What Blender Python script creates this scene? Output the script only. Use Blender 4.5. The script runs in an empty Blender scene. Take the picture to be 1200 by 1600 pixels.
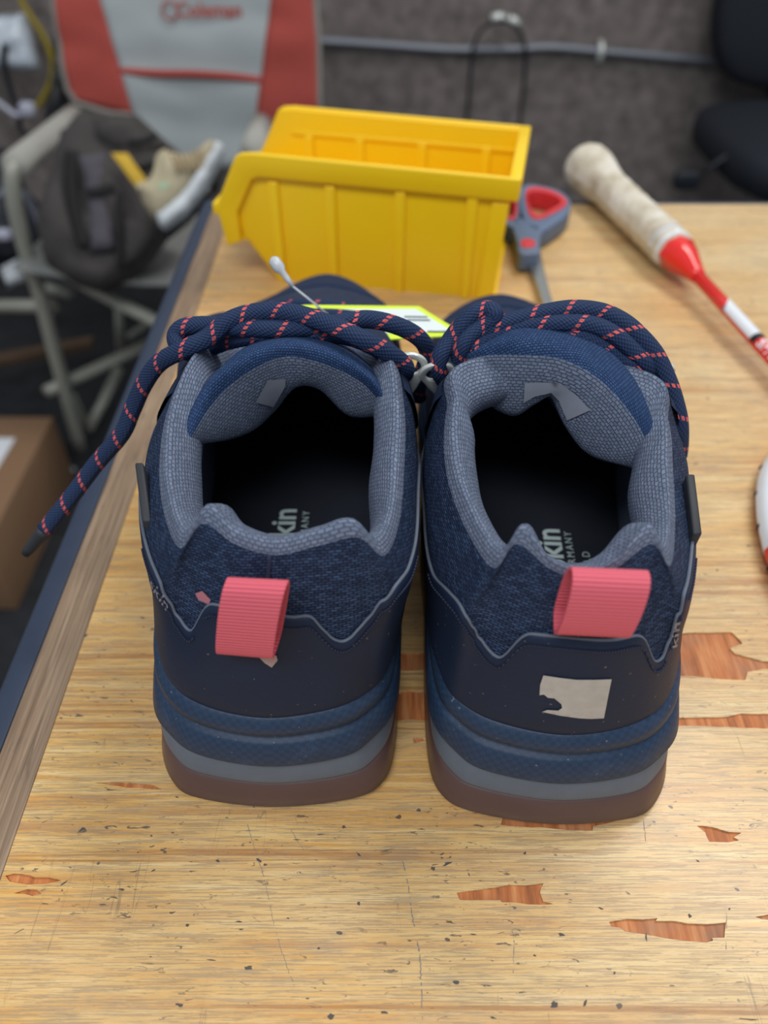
import bpy, bmesh, math, random
from mathutils import Vector, Matrix, noise, geometry
from mathutils.bvhtree import BVHTree

random.seed(7)
C = bpy.context.scene.collection
sc = bpy.context.scene
R = math.radians

# ------------------------------------------------------------------ camera, light, exposure
# z = 0 is the bench top, the floor is 0.72 m below it
CAM_H, PITCH, FPX = 0.233, R(44), 1200.0
cam = bpy.data.cameras.new('camera'); co = bpy.data.objects.new('camera', cam); C.objects.link(co)
co.location = (0, 0, CAM_H); co.rotation_euler = (R(90) - PITCH, 0, 0)
cam.sensor_fit = 'VERTICAL'; cam.sensor_height = 36; cam.lens = FPX / 1600 * 36
cam.clip_start = 0.01
cam.dof.use_dof = True; cam.dof.focus_distance = 0.225; cam.dof.aperture_fstop = 8.0
sc.camera = co

world = bpy.data.worlds.new('room_light'); sc.world = world; world.use_nodes = True
world.node_tree.nodes['Background'].inputs[0].default_value = (0.90, 0.95, 1.0, 1)
world.node_tree.nodes['Background'].inputs[1].default_value = 0.42

def area(name, loc, target, sx, sy, power, col):
    l = bpy.data.lights.new(name, 'AREA'); l.shape = 'RECTANGLE'; l.size = sx; l.size_y = sy
    l.energy = power; l.color = col
    o = bpy.data.objects.new(name, l); C.objects.link(o); o.location = loc
    o.rotation_euler = (Vector(target) - Vector(loc)).to_track_quat('-Z', 'Y').to_euler()
    return o
area('ceiling_lamp_right', (0.75, 0.95, 1.75), (0.1, 0.3, 0), 1.2, 0.35, 24, (1.0, 0.97, 0.92))
area('ceiling_lamp_near', (-0.3, -0.7, 1.75), (0, 0.2, 0), 1.2, 0.5, 24, (0.96, 0.98, 1.0))

sc.view_settings.view_transform = 'Standard'
sc.view_settings.look = 'None'
sc.view_settings.exposure = -0.2
sc.view_settings.gamma = 1.0
sc.view_settings.use_curve_mapping = False
sc.cycles.max_bounces = 8
sc.cycles.use_denoising = True

# ------------------------------------------------------------------ geometry helpers
_cp, _sp = math.cos(PITCH), math.sin(PITCH)
EYE = Vector((0, 0, CAM_H))
def ray(px, py):
    x, y = (px - 600) / FPX, (800 - py) / FPX
    return Vector((x, y * _sp + _cp, y * _cp - _sp))
def atz(px, py, z=0.0):                    # the point at height z that the photograph shows at this pixel
    d = ray(px, py); return EYE + d * ((z - CAM_H) / d.z)
def aty(px, py, Y):                        # the point at distance Y
    d = ray(px, py); return EYE + d * (Y / d.y)
def atplane(px, py, p0, n):
    d = ray(px, py); return EYE + d * ((Vector(p0) - EYE).dot(n) / d.dot(n))

def cr(P, n, closed=False):                # Catmull-Rom
    P = [Vector(p) for p in P]; m = len(P); out = []
    segs = m if closed else m - 1
    for i in range(segs):
        if closed: a, b, c, d = P[(i-1) % m], P[i], P[(i+1) % m], P[(i+2) % m]
        else:
            b, c = P[i], P[i+1]
            a = P[i-1] if i else b * 2 - c
            d = P[i+2] if i + 2 < m else c * 2 - b
        for k in range(n):
            t = k / n; t2 = t*t; t3 = t2*t
            out.append(((b*2) + (c-a)*t + (a*2 - b*5 + c*4 - d)*t2 + (b*3 - a - c*3 + d)*t3) * 0.5)
    if not closed: out.append(P[-1].copy())
    return out

ORG = {}
def org(o): return ORG.get(o.name, Vector((0, 0, 0))) if o else Vector((0, 0, 0))
def tag(o, label=None, cat=None, group=None, kind=None):
    if label: o['label'] = label
    if cat: o['category'] = cat
    if group: o['group'] = group
    if kind: o['kind'] = kind
    return o
def thing(name, loc, label, cat, group=None):
    o = bpy.data.objects.new(name, None); C.objects.link(o); o.location = loc
    o.empty_display_size = 0.02
    ORG[o.name] = Vector(loc)
    return tag(o, label, cat, group)
def link(name, me, mat, parent=None, smooth=True):
    o = bpy.data.objects.new(name, me); C.objects.link(o)
    if parent:
        o.parent = parent
    ORG[o.name] = org(parent)
    if mat: me.materials.append(mat)
    if smooth:
        for p in me.polygons: p.use_smooth = True
    return o
def obj(name, V, F, mat, parent=None, smooth=True, uv=None, recalc=True):
    og = org(parent)
    me = bpy.data.meshes.new(name)
    me.from_pydata([tuple(Vector(v) - og) for v in V], [], F)
    if uv:
        lay = me.uv_layers.new(name='UVMap')
        for p in me.polygons:
            for li in p.loop_indices: lay.data[li].uv = uv[me.loops[li].vertex_index]
    me.update()
    if recalc:
        bm = bmesh.new(); bm.from_mesh(me)
        bmesh.ops.recalc_face_normals(bm, faces=bm.faces)
        bm.to_mesh(me); bm.free()
    return link(name, me, mat, parent, smooth)

def grid_data(rows, wrap=False):
    nr, nc = len(rows), len(rows[0])
    V = [p for r in rows for p in r]; F = []
    for i in range(nr - 1):
        for j in range(nc if wrap else nc - 1):
            k = (j + 1) % nc
            F.append((i*nc + j, i*nc + k, (i+1)*nc + k, (i+1)*nc + j))
    return V, F
def grid(name, rows, mat, parent=None, wrap=False, smooth=True, uvoff=(0, 0), recalc=True):
    """a lofted sheet with arc-length UVs in centimetres"""
    rows = [list(r) for r in rows]
    if wrap: rows = [r + [r[0]] for r in rows]
    V, F = grid_data(rows)
    nr, nc = len(rows), len(rows[0])
    mid = rows[nr // 2]
    us = [0.0]
    for j in range(1, nc): us.append(us[-1] + (Vector(mid[j]) - Vector(mid[j-1])).length * 100)
    uv = []
    acc = [0.0] * nc
    for i in range(nr):
        if i:
            for j in range(nc): acc[j] += (Vector(rows[i][j]) - Vector(rows[i-1][j])).length * 100
        for j in range(nc): uv.append((us[j] + uvoff[0], acc[j] + uvoff[1]))
    return obj(name, V, F, mat, parent, smooth, uv, recalc)

def tube_data(path, r, seg=12, cap=True, flat=1.0):
    P = [Vector(p) for p in path]; n = len(P); V = []; F = []; UV = []
    rad = r if isinstance(r, (list, tuple)) else [r] * n
    up = None; L = 0
    for i in range(n):
        t = (P[min(i+1, n-1)] - P[max(i-1, 0)])
        t = t.normalized() if t.length > 1e-9 else Vector((0, 0, 1))
        if up is None:
            up = t.cross(Vector((0, 0, 1)))
            if up.length < 1e-3: up = t.cross(Vector((1, 0, 0)))
            up.normalize()
        up = (up - t * up.dot(t)).normalized()
        w = t.cross(up)
        if i: L += (P[i] - P[i-1]).length
        for k in range(seg + 1):
            a = 2*math.pi*k/seg
            V.append(P[i] + up*math.cos(a)*rad[i] + w*math.sin(a)*rad[i]*flat)
            UV.append((k/seg, L*100))
    m = seg + 1
    for i in range(n-1):
        for k in range(seg): F.append((i*m+k, i*m+k+1, (i+1)*m+k+1, (i+1)*m+k))
    if cap:
        F.append(tuple(range(seg-1, -1, -1))); F.append(tuple((n-1)*m + k for k in range(seg)))
    return V, F, UV
def tube(name, path, r, mat, parent=None, seg=12, sub=0, closed=False, flat=1.0):
    if sub: path = cr(path, sub, closed)
    if closed: path = list(path) + [path[0]]
    V, F, UV = tube_data(path, r, seg, not closed, flat)
    return obj(name, V, F, mat, parent, True, UV, recalc=False)
def join_data(parts):
    V, F, UV = [], [], []
    for v, f, u in parts:
        o = len(V); V += v; UV += u; F += [tuple(i + o for i in q) for q in f]
    return V, F, UV

def prism_data(poly, n, depth):
    """closed polygon (3D, planar) extruded along n"""
    P = [Vector(p) for p in poly]; n = Vector(n); m = len(P)
    V = P + [p + n*depth for p in P]
    F = [tuple(range(m)), tuple(range(2*m-1, m-1, -1))]
    for i in range(m): F.append((i, (i+1) % m, m + (i+1) % m, m + i))
    return V, F
def prism(name, poly, n, depth, mat, parent=None, bevel=0.0, seg=2, smooth=False):
    V, F = prism_data(poly, n, depth)
    o = obj(name, V, F, mat, parent, smooth)
    if bevel: add_bevel(o, bevel, seg)
    return o
def add_bevel(o, w, seg=2):
    m = o.modifiers.new('bevel', 'BEVEL'); m.width = w; m.segments = seg; m.limit_method = 'ANGLE'; m.angle_limit = R(35)
    for p in o.data.polygons: p.use_smooth = True
    try: m.harden_normals = False
    except Exception: pass
def ring_prism(name, outer, inner, n, depth, mat, parent=None, bevel=0.0):
    m = len(outer); n = Vector(n) * depth
    O = [Vector(p) for p in outer]; I = [Vector(p) for p in inner]
    V = O + I + [p+n for p in O] + [p+n for p in I]; F = []
    for i in range(m):
        j = (i+1) % m
        F += [(i, j, m+j, m+i), (2*m+i, 2*m+j, 3*m+j, 3*m+i), (i, j, 2*m+j, 2*m+i), (m+i, m+j, 3*m+j, 3*m+i)]
    o = obj(name, V, F, mat, parent, False)
    if bevel: add_bevel(o, bevel)
    return o
def box_data(lo, hi):
    x0, y0, z0 = lo; x1, y1, z1 = hi
    V = [Vector(p) for p in ((x0,y0,z0),(x1,y0,z0),(x1,y1,z0),(x0,y1,z0),(x0,y0,z1),(x1,y0,z1),(x1,y1,z1),(x0,y1,z1))]
    F = [(0,3,2,1),(4,5,6,7),(0,1,5,4),(1,2,6,5),(2,3,7,6),(3,0,4,7)]
    return V, F
def box(name, lo, hi, mat, parent=None, bevel=0.0):
    V, F = box_data(lo, hi); o = obj(name, V, F, mat, parent, False)
    if bevel: add_bevel(o, bevel)
    return o

def inside(p, poly):
    x, y = p; c = False; n = len(poly)
    for i in range(n):
        x0, y0 = poly[i]; x1, y1 = poly[i-1]
        if (y0 > y) != (y1 > y) and x < (x1-x0)*(y-y0)/(y1-y0) + x0: c = not c
    return c
def edge_dist(p, poly):
    best = 1e9; p = Vector(p)
    for i in range(len(poly)):
        a, b = Vector(poly[i-1]), Vector(poly[i]); d = b-a
        t = max(0, min(1, (p-a).dot(d) / max(d.dot(d), 1e-12)))
        best = min(best, (a + d*t - p).length)
    return best
def fill(poly, step):
    """triangulate a 2D polygon with interior points"""
    poly = [tuple(p) for p in poly]
    pts = []
    for i in range(len(poly)):
        a, b = Vector(poly[i]), Vector(poly[(i+1) % len(poly)])
        k = max(1, int((b-a).length / step))
        for q in range(k): pts.append(a + (b-a)*q/k)
    nb = len(pts)
    xs = [p[0] for p in poly]; ys = [p[1] for p in poly]
    y = min(ys) + step*.5; row = 0
    while y < max(ys):
        x = min(xs) + step*(.25 + .5*(row % 2))
        while x < max(xs):
            if inside((x, y), poly) and edge_dist((x, y), poly) > step*.45: pts.append(Vector((x, y)))
            x += step
        y += step*.87; row += 1
    ed = [(i, (i+1) % nb) for i in range(nb)]
    vs, es, fs, *_ = geometry.delaunay_2d_cdt([Vector((p[0], p[1])) for p in pts], ed, [], 0, 1e-9)
    tri = [f for f in fs if inside(tuple(sum((vs[i] for i in f), Vector((0, 0))) / 3), poly)]
    return vs, tri
def pillow(name, pix, p0, n, thick, mat, parent=None, step=12, round_px=28, wrinkle=0.0, wscale=30, back=0.4):
    """a stuffed shape: its outline stands on the plane (p0, n); it swells to both sides"""
    n = Vector(n).normalized()
    vs, tri = fill(pix, step)
    front, bk = [], []
    for v in vs:
        q = atplane(v[0], v[1], p0, n)
        d = min(1.0, edge_dist(tuple(v), pix) / round_px)
        h = thick * math.sqrt(max(0, 1 - (1-d)**2))
        w = wrinkle * noise.noise(q * wscale) * d
        front.append(q + n*(h + w)); bk.append(q - n*h*back)
    m = len(vs)
    edge = {}
    for t in tri:
        for a, b in ((t[0], t[1]), (t[1], t[2]), (t[2], t[0])):
            edge[(min(a, b), max(a, b))] = edge.get((min(a, b), max(a, b)), 0) + 1
    bnd = {i for e, c in edge.items() if c == 1 for i in e}
    V = front + bk; F = [tuple(t) for t in tri]
    mp = {i: (i if i in bnd else m + i) for i in range(m)}
    F += [tuple(mp[i] for i in reversed(t)) for t in tri]
    return obj(name, V, F, mat, parent, True)

def bvh_of(o):
    og = org(o)
    me = o.data
    return BVHTree.FromPolygons([v.co + og for v in me.vertices], [tuple(p.vertices) for p in me.polygons])
def cast(bvh, px, py):
    h = bvh.ray_cast(EYE, ray(px, py).normalized())
    return (h[0], h[1]) if h[0] else (None, None)
def decal(name, polys, bvh, off, mat, parent, step=6):
    """thin film laid on a real surface (print, patch)"""
    V, F = [], []
    for poly in polys:
        vs, tri = fill(poly, step)
        pos = []
        ok = True
        for v in vs:
            p, nn = cast(bvh, v[0], v[1])
            if p is None: pos.append(None); continue
            if nn.dot(EYE - p) < 0: nn = -nn
            pos.append(p + nn*off)
        o = len(V); idx = {}
        for i, p in enumerate(pos):
            if p is not None: idx[i] = len(V); V.append(p)
        F += [tuple(idx[i] for i in t) for t in tri if all(i in idx for i in t)]
    return obj(name, V, F, mat, parent, True) if F else None
def text_data(body, size, bold=0.0, spacing=1.0, extrude=0.0):
    cu = bpy.data.curves.new('lettering', 'FONT'); cu.body = body; cu.size = size
    cu.offset = bold*size; cu.space_character = spacing; cu.extrude = extrude; cu.resolution_u = 3
    cu.fill_mode = 'FRONT' if extrude == 0 else 'BOTH'
    o = bpy.data.objects.new('lettering', cu); C.objects.link(o)
    dg = bpy.context.evaluated_depsgraph_get()
    me = bpy.data.meshes.new_from_object(o.evaluated_get(dg))
    V = [v.co.copy() for v in me.vertices]; F = [tuple(p.vertices) for p in me.polygons]
    bpy.data.objects.remove(o); bpy.data.curves.remove(cu); bpy.data.meshes.remove(me)
    return V, F

# ------------------------------------------------------------------ materials
def lin(c):
    if isinstance(c, str): c = tuple(int(c[i:i+2], 16) for i in (0, 2, 4))
    f = lambda v: v/12.92 if v <= .04045 else ((v+.055)/1.055)**2.4
    return tuple(f(v/255) for v in c) + (1.0,)
class NT:
    def __init__(s, name):
        s.m = bpy.data.materials.new(name); s.m.use_nodes = True
        s.t = s.m.node_tree; s.b = s.t.nodes['Principled BSDF']
    def n(s, typ, **kw):
        nd = s.t.nodes.new('ShaderNode' + typ)
        for k, v in kw.items():
            if k in nd.inputs: s.put(nd.inputs[k], v)
            else: setattr(nd, k, v)
        return nd
    def put(s, sock, v):
        if isinstance(v, bpy.types.NodeSocket): s.t.links.new(v, sock)
        else: sock.default_value = v
    def coord(s, kind='Object', scale=(1, 1, 1), rot=(0, 0, 0)):
        c = s.n('TexCoord'); mp = s.n('Mapping'); s.t.links.new(c.outputs[kind], mp.inputs['Vector'])
        mp.inputs['Scale'].default_value = scale; mp.inputs['Rotation'].default_value = rot
        return mp.outputs[0]
    def noise(s, vec, scale=1.0, detail=4.0, rough=.55, dist=0.0):
        nd = s.n('TexNoise'); s.put(nd.inputs['Vector'], vec)
        nd.inputs['Scale'].default_value = scale; nd.inputs['Detail'].default_value = detail
        nd.inputs['Roughness'].default_value = rough; nd.inputs['Distortion'].default_value = dist
        return nd.outputs['Fac']
    def ramp(s, fac, stops, mode='LINEAR'):
        nd = s.n('ValToRGB'); s.put(nd.inputs[0], fac); e = nd.color_ramp.elements; nd.color_ramp.interpolation = mode
        while len(e) < len(stops): e.new(.5)
        for el, (p, c) in zip(e, stops):
            el.position = p; el.color = c if len(c) == 4 else tuple(c) + (1,)
        return nd.outputs[0]
    def bw(s, fac, a, b): return s.ramp(fac, [(a, (0, 0, 0, 1)), (b, (1, 1, 1, 1))])
    def mix(s, fac, a, b, blend='MIX'):
        nd = s.n('Mix', data_type='RGBA', blend_type=blend)
        s.put(nd.inputs[0], fac); s.put(nd.inputs[6], a); s.put(nd.inputs[7], b)
        return nd.outputs[2]
    def math(s, op, a, b=0.0, c=None):
        nd = s.n('Math', operation=op); s.put(nd.inputs[0], a); s.put(nd.inputs[1], b)
        if c is not None: s.put(nd.inputs[2], c)
        return nd.outputs[0]
    def bump(s, h, strength=.3, dist=.001, prev=None):
        nd = s.n('Bump'); s.put(nd.inputs['Height'], h); nd.inputs['Strength'].default_value = strength
        nd.inputs['Distance'].default_value = dist
        if prev is not None: s.t.links.new(prev, nd.inputs['Normal'])
        return nd.outputs[0]
    def out(s, col=None, rough=None, nrm=None, **kw):
        if col is not None: s.put(s.b.inputs['Base Color'], col)
        if rough is not None: s.put(s.b.inputs['Roughness'], rough)
        if nrm is not None: s.put(s.b.inputs['Normal'], nrm)
        for k, v in kw.items(): s.put(s.b.inputs[k.replace('_', ' ')], v)
        return s.m
def plain(name, c, rough=.5, var=.12, nscale=60, bscale=0, bstr=.2, bdist=.0005, **kw):
    t = NT(name); v = t.coord()
    f = t.noise(v, nscale, 5)
    l = lin(c)
    col = t.mix(f, tuple(x*(1-var) for x in l[:3]) + (1,), tuple(min(1, x*(1+var)) for x in l[:3]) + (1,))
    nr = t.bump(t.noise(v, bscale, 3), bstr, bdist) if bscale else None
    return t.out(col, rough, nr, **kw)

# veneer: long grain across the picture, worn varnish, flecks of dirt
def mat_veneer():
    t = NT('worn_veneer'); v = t.coord()
    broad = t.noise(t.coord(scale=(5, 55, 1)), 1, 5, .6, .6)
    mid = t.noise(t.coord(scale=(14, 380, 1)), 1, 4, .6, .4)
    fine = t.noise(t.coord(scale=(70, 2600, 1)), 1, 3, .6)
    col = t.ramp(mid, [(.26, lin('b8783a')), (.42, lin('d8a356')), (.56, lin('e4ba70')), (.74, lin('f0d8a4'))])
    col = t.mix(t.math('MULTIPLY', t.bw(broad, .35, .7), .5), col, lin('cf9240'))
    # unworn orange varnish towards the left edge and the far side, pale raw wood where elbows rub
    sep = t.n('SeparateXYZ'); t.put(sep.inputs[0], t.coord())
    wear = t.noise(t.coord(scale=(9, 26, 1)), 1, 5, .65)
    wr = t.math('ADD', t.math('ADD', t.bw(wear, .3, .75), .18), t.math('MULTIPLY', sep.outputs[0], 1.8))
    wr = t.math('MINIMUM', t.math('MAXIMUM', wr, 0.0), 1.0)
    col = t.mix(t.math('MULTIPLY', wr, .66), col, lin('dccaa2'))
    col = t.mix(t.math('MULTIPLY', t.bw(fine, .45, .72), .6), col, lin('f6e8c8'))
    col = t.mix(t.math('MULTIPLY', t.bw(fine, .52, .28), .55), col, lin('8f6a3c'))
    # growth lines
    ln = t.noise(t.coord(scale=(2.2, 150, 1)), 1, 2, .5, .3)
    lines = t.ramp(ln, [(.60, (0, 0, 0, 1)), (.635, (1, 1, 1, 1)), (.66, (0, 0, 0, 1))])
    col = t.mix(t.math('MULTIPLY', lines, .6), col, lin('a0622e'))
    # grey grime and dents
    g = t.noise(t.coord(scale=(30, 60, 1)), 1, 6, .7)
    col = t.mix(t.math('MULTIPLY', t.bw(g, .54, .74), .45), col, lin('8f8678'))
    d1 = t.noise(t.coord(scale=(210, 680, 1)), 1, 3, .6, 1.0)
    d2 = t.noise(t.coord(scale=(16, 24, 1), rot=(0, 0, .3)), 1, 3, .5)
    fleck = t.math('MULTIPLY', t.bw(d1, .64, .68), t.bw(d2, .44, .56))
    col = t.mix(t.math('MULTIPLY', fleck, .85), col, lin('4d4744'))
    vo = t.n('TexVoronoi'); t.put(vo.inputs['Vector'], t.mix(.35, t.coord(scale=(75, 120, 1)), t.n('TexNoise', Vector=t.coord(scale=(260, 300, 1)), Scale=1.0).outputs['Color'], 'ADD')); vo.inputs['Scale'].default_value = 1
    sp = t.math('MULTIPLY', t.math('LESS_THAN', vo.outputs['Distance'], .07), t.bw(t.noise(v, 30, 2), .5, .52))
    col = t.mix(t.math('MULTIPLY', sp, .85), col, lin('3c3a40'))
    # fine scratches
    s1 = t.noise(t.coord(scale=(340, 22, 1), rot=(0, 0, .5)), 1, 2, .4, .5)
    scr = t.math('MULTIPLY', t.ramp(s1, [(.655, (0, 0, 0, 1)), (.665, (1, 1, 1, 1)), (.675, (0, 0, 0, 1))]), t.bw(t.noise(v, 22, 2), .55, .62))
    col = t.mix(t.math('MULTIPLY', scr, .5), col, lin('5a5048'))
    h = t.math('ADD', t.math('MULTIPLY', fine, .6), t.math('MULTIPLY', mid, .5))
    nr = t.bump(h, .28, .0004)
    rough = t.math('ADD', t.math('MULTIPLY', wr, .18), .36)
    return t.out(col, rough, nr, Coat_Weight=.3, Coat_Roughness=.2)
def mat_chip():
    t = NT('bare_ply'); v = t.coord()
    g = t.noise(t.coord(scale=(420, 40, 1)), 1, 4, .6)
    col = t.ramp(g, [(.3, lin('8e5028')), (.5, lin('c0723c')), (.7, lin('d6945e'))])
    col = t.mix(t.math('MULTIPLY', t.bw(t.noise(v, 60, 4), .5, .7), .45), col, lin('8a7666'))
    return t.out(col, .6, t.bump(g, .5, .0006))
def mat_strip():
    t = NT('brown_edge_wood'); v = t.coord()
    a = t.noise(t.coord(scale=(900, 22, 1)), 1, 4, .6, .5)
    col = t.ramp(a, [(.3, lin('6e5946')), (.5, lin('8f7862')), (.72, lin('aa947c'))])
    col = t.mix(t.math('MULTIPLY', t.bw(t.noise(t.coord(scale=(300, 60, 1)), 1, 4), .6, .72), .5), col, lin('54463c'))
    return t.out(col, .42, t.bump(a, .25, .0004))
def mat_knit():
    t = NT('navy_knit_mesh'); uv0 = t.coord('UV')
    wob = t.n('TexNoise'); t.put(wob.inputs['Vector'], uv0); wob.inputs['Scale'].default_value = 7; wob.inputs['Detail'].default_value = 2
    uv = t.mix(.06, uv0, wob.outputs['Color'], 'ADD')
    br = t.n('TexBrick'); t.put(br.inputs['Vector'], uv)
    br.offset = .5
    for k, val in (('Scale', 1.0), ('Brick Width', .21), ('Row Height', .085), ('Mortar Size', .022), ('Mortar Smooth', .9), ('Bias', -.1)): br.inputs[k].default_value = val
    br.inputs['Color1'].default_value = lin('2a3957'); br.inputs['Color2'].default_value = lin('445a80'); br.inputs['Mortar'].default_value = lin('121826')
    f = t.noise(uv, 9, 4)
    col = t.mix(t.math('MULTIPLY', t.bw(f, .45, .75), .5), br.outputs['Color'], lin('161d2e'))
    h = t.math('SUBTRACT', 1.0, br.outputs['Fac'])
    return t.out(col, .75, t.bump(t.math('ADD', h, t.math('MULTIPLY', f, .6)), .7, .0005), Specular_IOR_Level=.15)
def mat_lining():
    t = NT('grey_spacer_lining'); uv0 = t.coord('UV')
    wob = t.n('TexNoise'); t.put(wob.inputs['Vector'], uv0); wob.inputs['Scale'].default_value = 6; wob.inputs['Detail'].default_value = 3
    uv = t.mix(.09, uv0, wob.outputs['Color'], 'ADD')
    br = t.n('TexBrick'); t.put(br.inputs['Vector'], uv); br.offset = .5
    for k, val in (('Scale', 1.0), ('Brick Width', .15), ('Row Height', .11), ('Mortar Size', .024), ('Mortar Smooth', 1.0)): br.inputs[k].default_value = val
    br.inputs['Color1'].default_value = lin('6b778e'); br.inputs['Color2'].default_value = lin('818da5'); br.inputs['Mortar'].default_value = lin('4e586d')
    f = t.noise(uv, 30, 3)
    col = t.mix(t.math('MULTIPLY', f, .35), br.outputs['Color'], lin('565d6e'))
    h = t.math('SUBTRACT', 1.0, br.outputs['Fac'])
    return t.out(col, .85, t.bump(t.math('ADD', h, t.math('MULTIPLY', f, .4)), .6, .0005), Specular_IOR_Level=.15)
def mat_tongue():
    t = NT('blue_tongue_fabric'); uv = t.coord('UV')
    br = t.n('TexBrick'); t.put(br.inputs['Vector'], uv); br.offset = .5
    for k, val in (('Scale', 1.0), ('Brick Width', .11), ('Row Height', .085), ('Mortar Size', .02), ('Mortar Smooth', .8)): br.inputs[k].default_value = val
    br.inputs['Color1'].default_value = lin('2c456f'); br.inputs['Color2'].default_value = lin('3a5786'); br.inputs['Mortar'].default_value = lin('1a2840')
    f = t.noise(uv, 14, 4)
    col = t.mix(t.math('MULTIPLY', t.bw(f, .5, .8), .5), br.outputs['Color'], lin('1d2c49'))
    du = t.noise(uv, 2.2, 5, .7)
    col = t.mix(t.math('MULTIPLY', t.bw(du, .66, .82), .35), col, lin('8b7a5e'))
    return t.out(col, .85, t.bump(t.math('SUBTRACT', f, br.outputs['Fac']), .5, .0006), Specular_IOR_Level=.2)
def mat_lace():
    t = NT('navy_cord_with_coral_flecks'); c = t.n('TexCoord'); sp = t.n('SeparateXYZ'); t.t.links.new(c.outputs['UV'], sp.inputs[0])
    u, v = sp.outputs[0], sp.outputs[1]
    s = t.math('FRACT', t.math('ADD', t.math('MULTIPLY', v, .92), t.math('MULTIPLY', u, 1.0)))
    m1 = t.math('LESS_THAN', s, .125)
    m2 = t.math('LESS_THAN', t.math('FRACT', t.math('MULTIPLY', u, 11)), .62)
    m = t.math('MULTIPLY', m1, m2)
    ch = t.math('PINGPONG', t.math('ADD', t.math('MULTIPLY', u, 14), t.math('MULTIPLY', v, 4.0)), .5)
    ch2 = t.math('PINGPONG', t.math('SUBTRACT', t.math('MULTIPLY', u, 14), t.math('MULTIPLY', v, 8.0)), .5)
    base = t.mix(t.math('MULTIPLY', ch2, 2.0), lin('18253e'), lin('2b4068'))
    col = t.mix(m, base, lin('d9615f'))
    return t.out(col, .7, t.bump(t.math('ADD', ch, ch2), .6, .0005), Specular_IOR_Level=.25)
def mat_loop():
    t = NT('coral_grosgrain'); c = t.n('TexCoord'); sp = t.n('SeparateXYZ'); t.t.links.new(c.outputs['UV'], sp.inputs[0])
    u, v = sp.outputs[0], sp.outputs[1]
    rib = t.math('PINGPONG', t.math('MULTIPLY', u, 9.0), .5)
    f = t.noise(c.outputs['UV'], 25, 3)
    col = t.mix(t.math('MULTIPLY', t.math('SUBTRACT', .5, rib), 1.2), lin('ea6678'), lin('c2445a'))
    col = t.mix(t.math('MULTIPLY', f, .25), col, lin('f28a94'))
    return t.out(col, .75, t.bump(rib, .8, .0007))
def mat_counter():
    t = NT('navy_synthetic_leather'); v = t.coord()
    f = t.noise(v, 60, 5, .6); g = t.noise(v, 900, 2)
    col = t.mix(f, lin('162237'), lin('222f48'))
    sp = t.noise(v, 700, 2, .4)
    col = t.mix(t.math('MULTIPLY', t.bw(sp, .73, .77), .5), col, lin('9a8f80'))
    return t.out(col, t.math('ADD', t.math('MULTIPLY', f, .25), .36), t.bump(t.math('ADD', g, t.math('MULTIPLY', f, 2)), .12, .0004), Specular_IOR_Level=.2)
def mat_midsole():
    t = NT('blue_midsole_foam'); v = t.coord(); uv = t.coord('UV')
    f = t.noise(v, 90, 5, .65)
    ck = t.n('TexChecker'); t.put(ck.inputs['Vector'], uv); ck.inputs['Scale'].default_value = 7.0
    ck.inputs['Color1'].default_value = lin('223650'); ck.inputs['Color2'].default_value = lin('273c58')
    col = t.mix(t.math('MULTIPLY', t.bw(f, .55, .8), .5), ck.outputs['Color'], lin('43597a'))
    sp = t.noise(v, 800, 2, .4)
    col = t.mix(t.math('MULTIPLY', t.bw(sp, .72, .76), .4), col, lin('8c99a8'))
    return t.out(col, .5, t.bump(f, .15, .0005), Specular_IOR_Level=.35)
def mat_carpet(name, a, b, sc_=28):
    t = NT(name); v = t.coord()
    f = t.noise(v, sc_, 5, .62); g = t.noise(v, 240, 3, .7)
    k = t.math('ADD', t.math('MULTIPLY', f, .7), t.math('MULTIPLY', g, .35))
    col = t.ramp(k, [(.38, lin(a)), (.66, lin(b))])
    return t.out(col, .95, t.bump(g, .8, .004))
def mat_pack():
    t = NT('dark_pack_cloth'); v = t.coord()
    f = t.noise(v, 18, 4)
    col = t.mix(f, lin('3a3736'), lin('4e4a49'))
    return t.out(col, .85, t.bump(t.noise(v, 30, 4), .5, .006))

VENEER, CHIP, STRIP = mat_veneer(), mat_chip(), mat_strip()
BAND = plain('blue_grey_edge_band', '2b384e', .55, .12, 120, 500, .15)
KNIT, LINING, TONGUE, LACE, LOOP, COUNTER, MID = mat_knit(), mat_lining(), mat_tongue(), mat_lace(), mat_loop(), mat_counter(), mat_midsole()
WEDGE = plain('grey_midsole_foam', '5e6876', .5, .15, 140, 700, .1)
RUBBER = plain('brown_gum_rubber', '584241', .42, .14, 50, 600, .1, Coat_Weight=.1)
CUTEDGE = plain('worn_cut_edge', '636b7a', .7, .2, 300)
SUEDE = plain('navy_suede', '26334d', .9, .2, 400, 900, .4, Specular_IOR_Level=.15)
INSOLE = plain('black_insole_cloth', '141a26', .9, .2, 300, 900, .4)
PRINT = plain('pale_print', 'b7c8c8', .6, .05)
GREYPRINT = plain('grey_print', '8c8790', .6, .15, 500)
LABELW = plain('pale_cloth_label', '868c9a', .8, .1, 400)
PATCH = plain('silver_reflective_film', 'b4b0ac', .38, .2, 350, 500, .2)
BLACKRUB = plain('black_rubber_label', '2a2d33', .6, .1, 200)
SILVER = plain('satin_silver', 'e4e9e6', .3, .05, 200, Metallic=.3)
STEEL = plain('scissor_steel', 'b3b7b8', .26, .05, 200, Metallic=.9)
YELLOW = plain('yellow_plastic', 'ffd214', .36, .03, 40, 300, .04)
SCGREY = plain('blue_grey_grip', '5f7290', .5, .06, 80)
SCRED = plain('red_grip', 'd2323c', .45, .06, 80)
TAGY = plain('fluorescent_yellow_card', 'd8f23c', .6, .04, 80)
TAGW = plain('white_sticker', 'dfeaea', .5, .03, 80)
INK = plain('dark_ink', '50606a', .6, .05)
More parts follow.
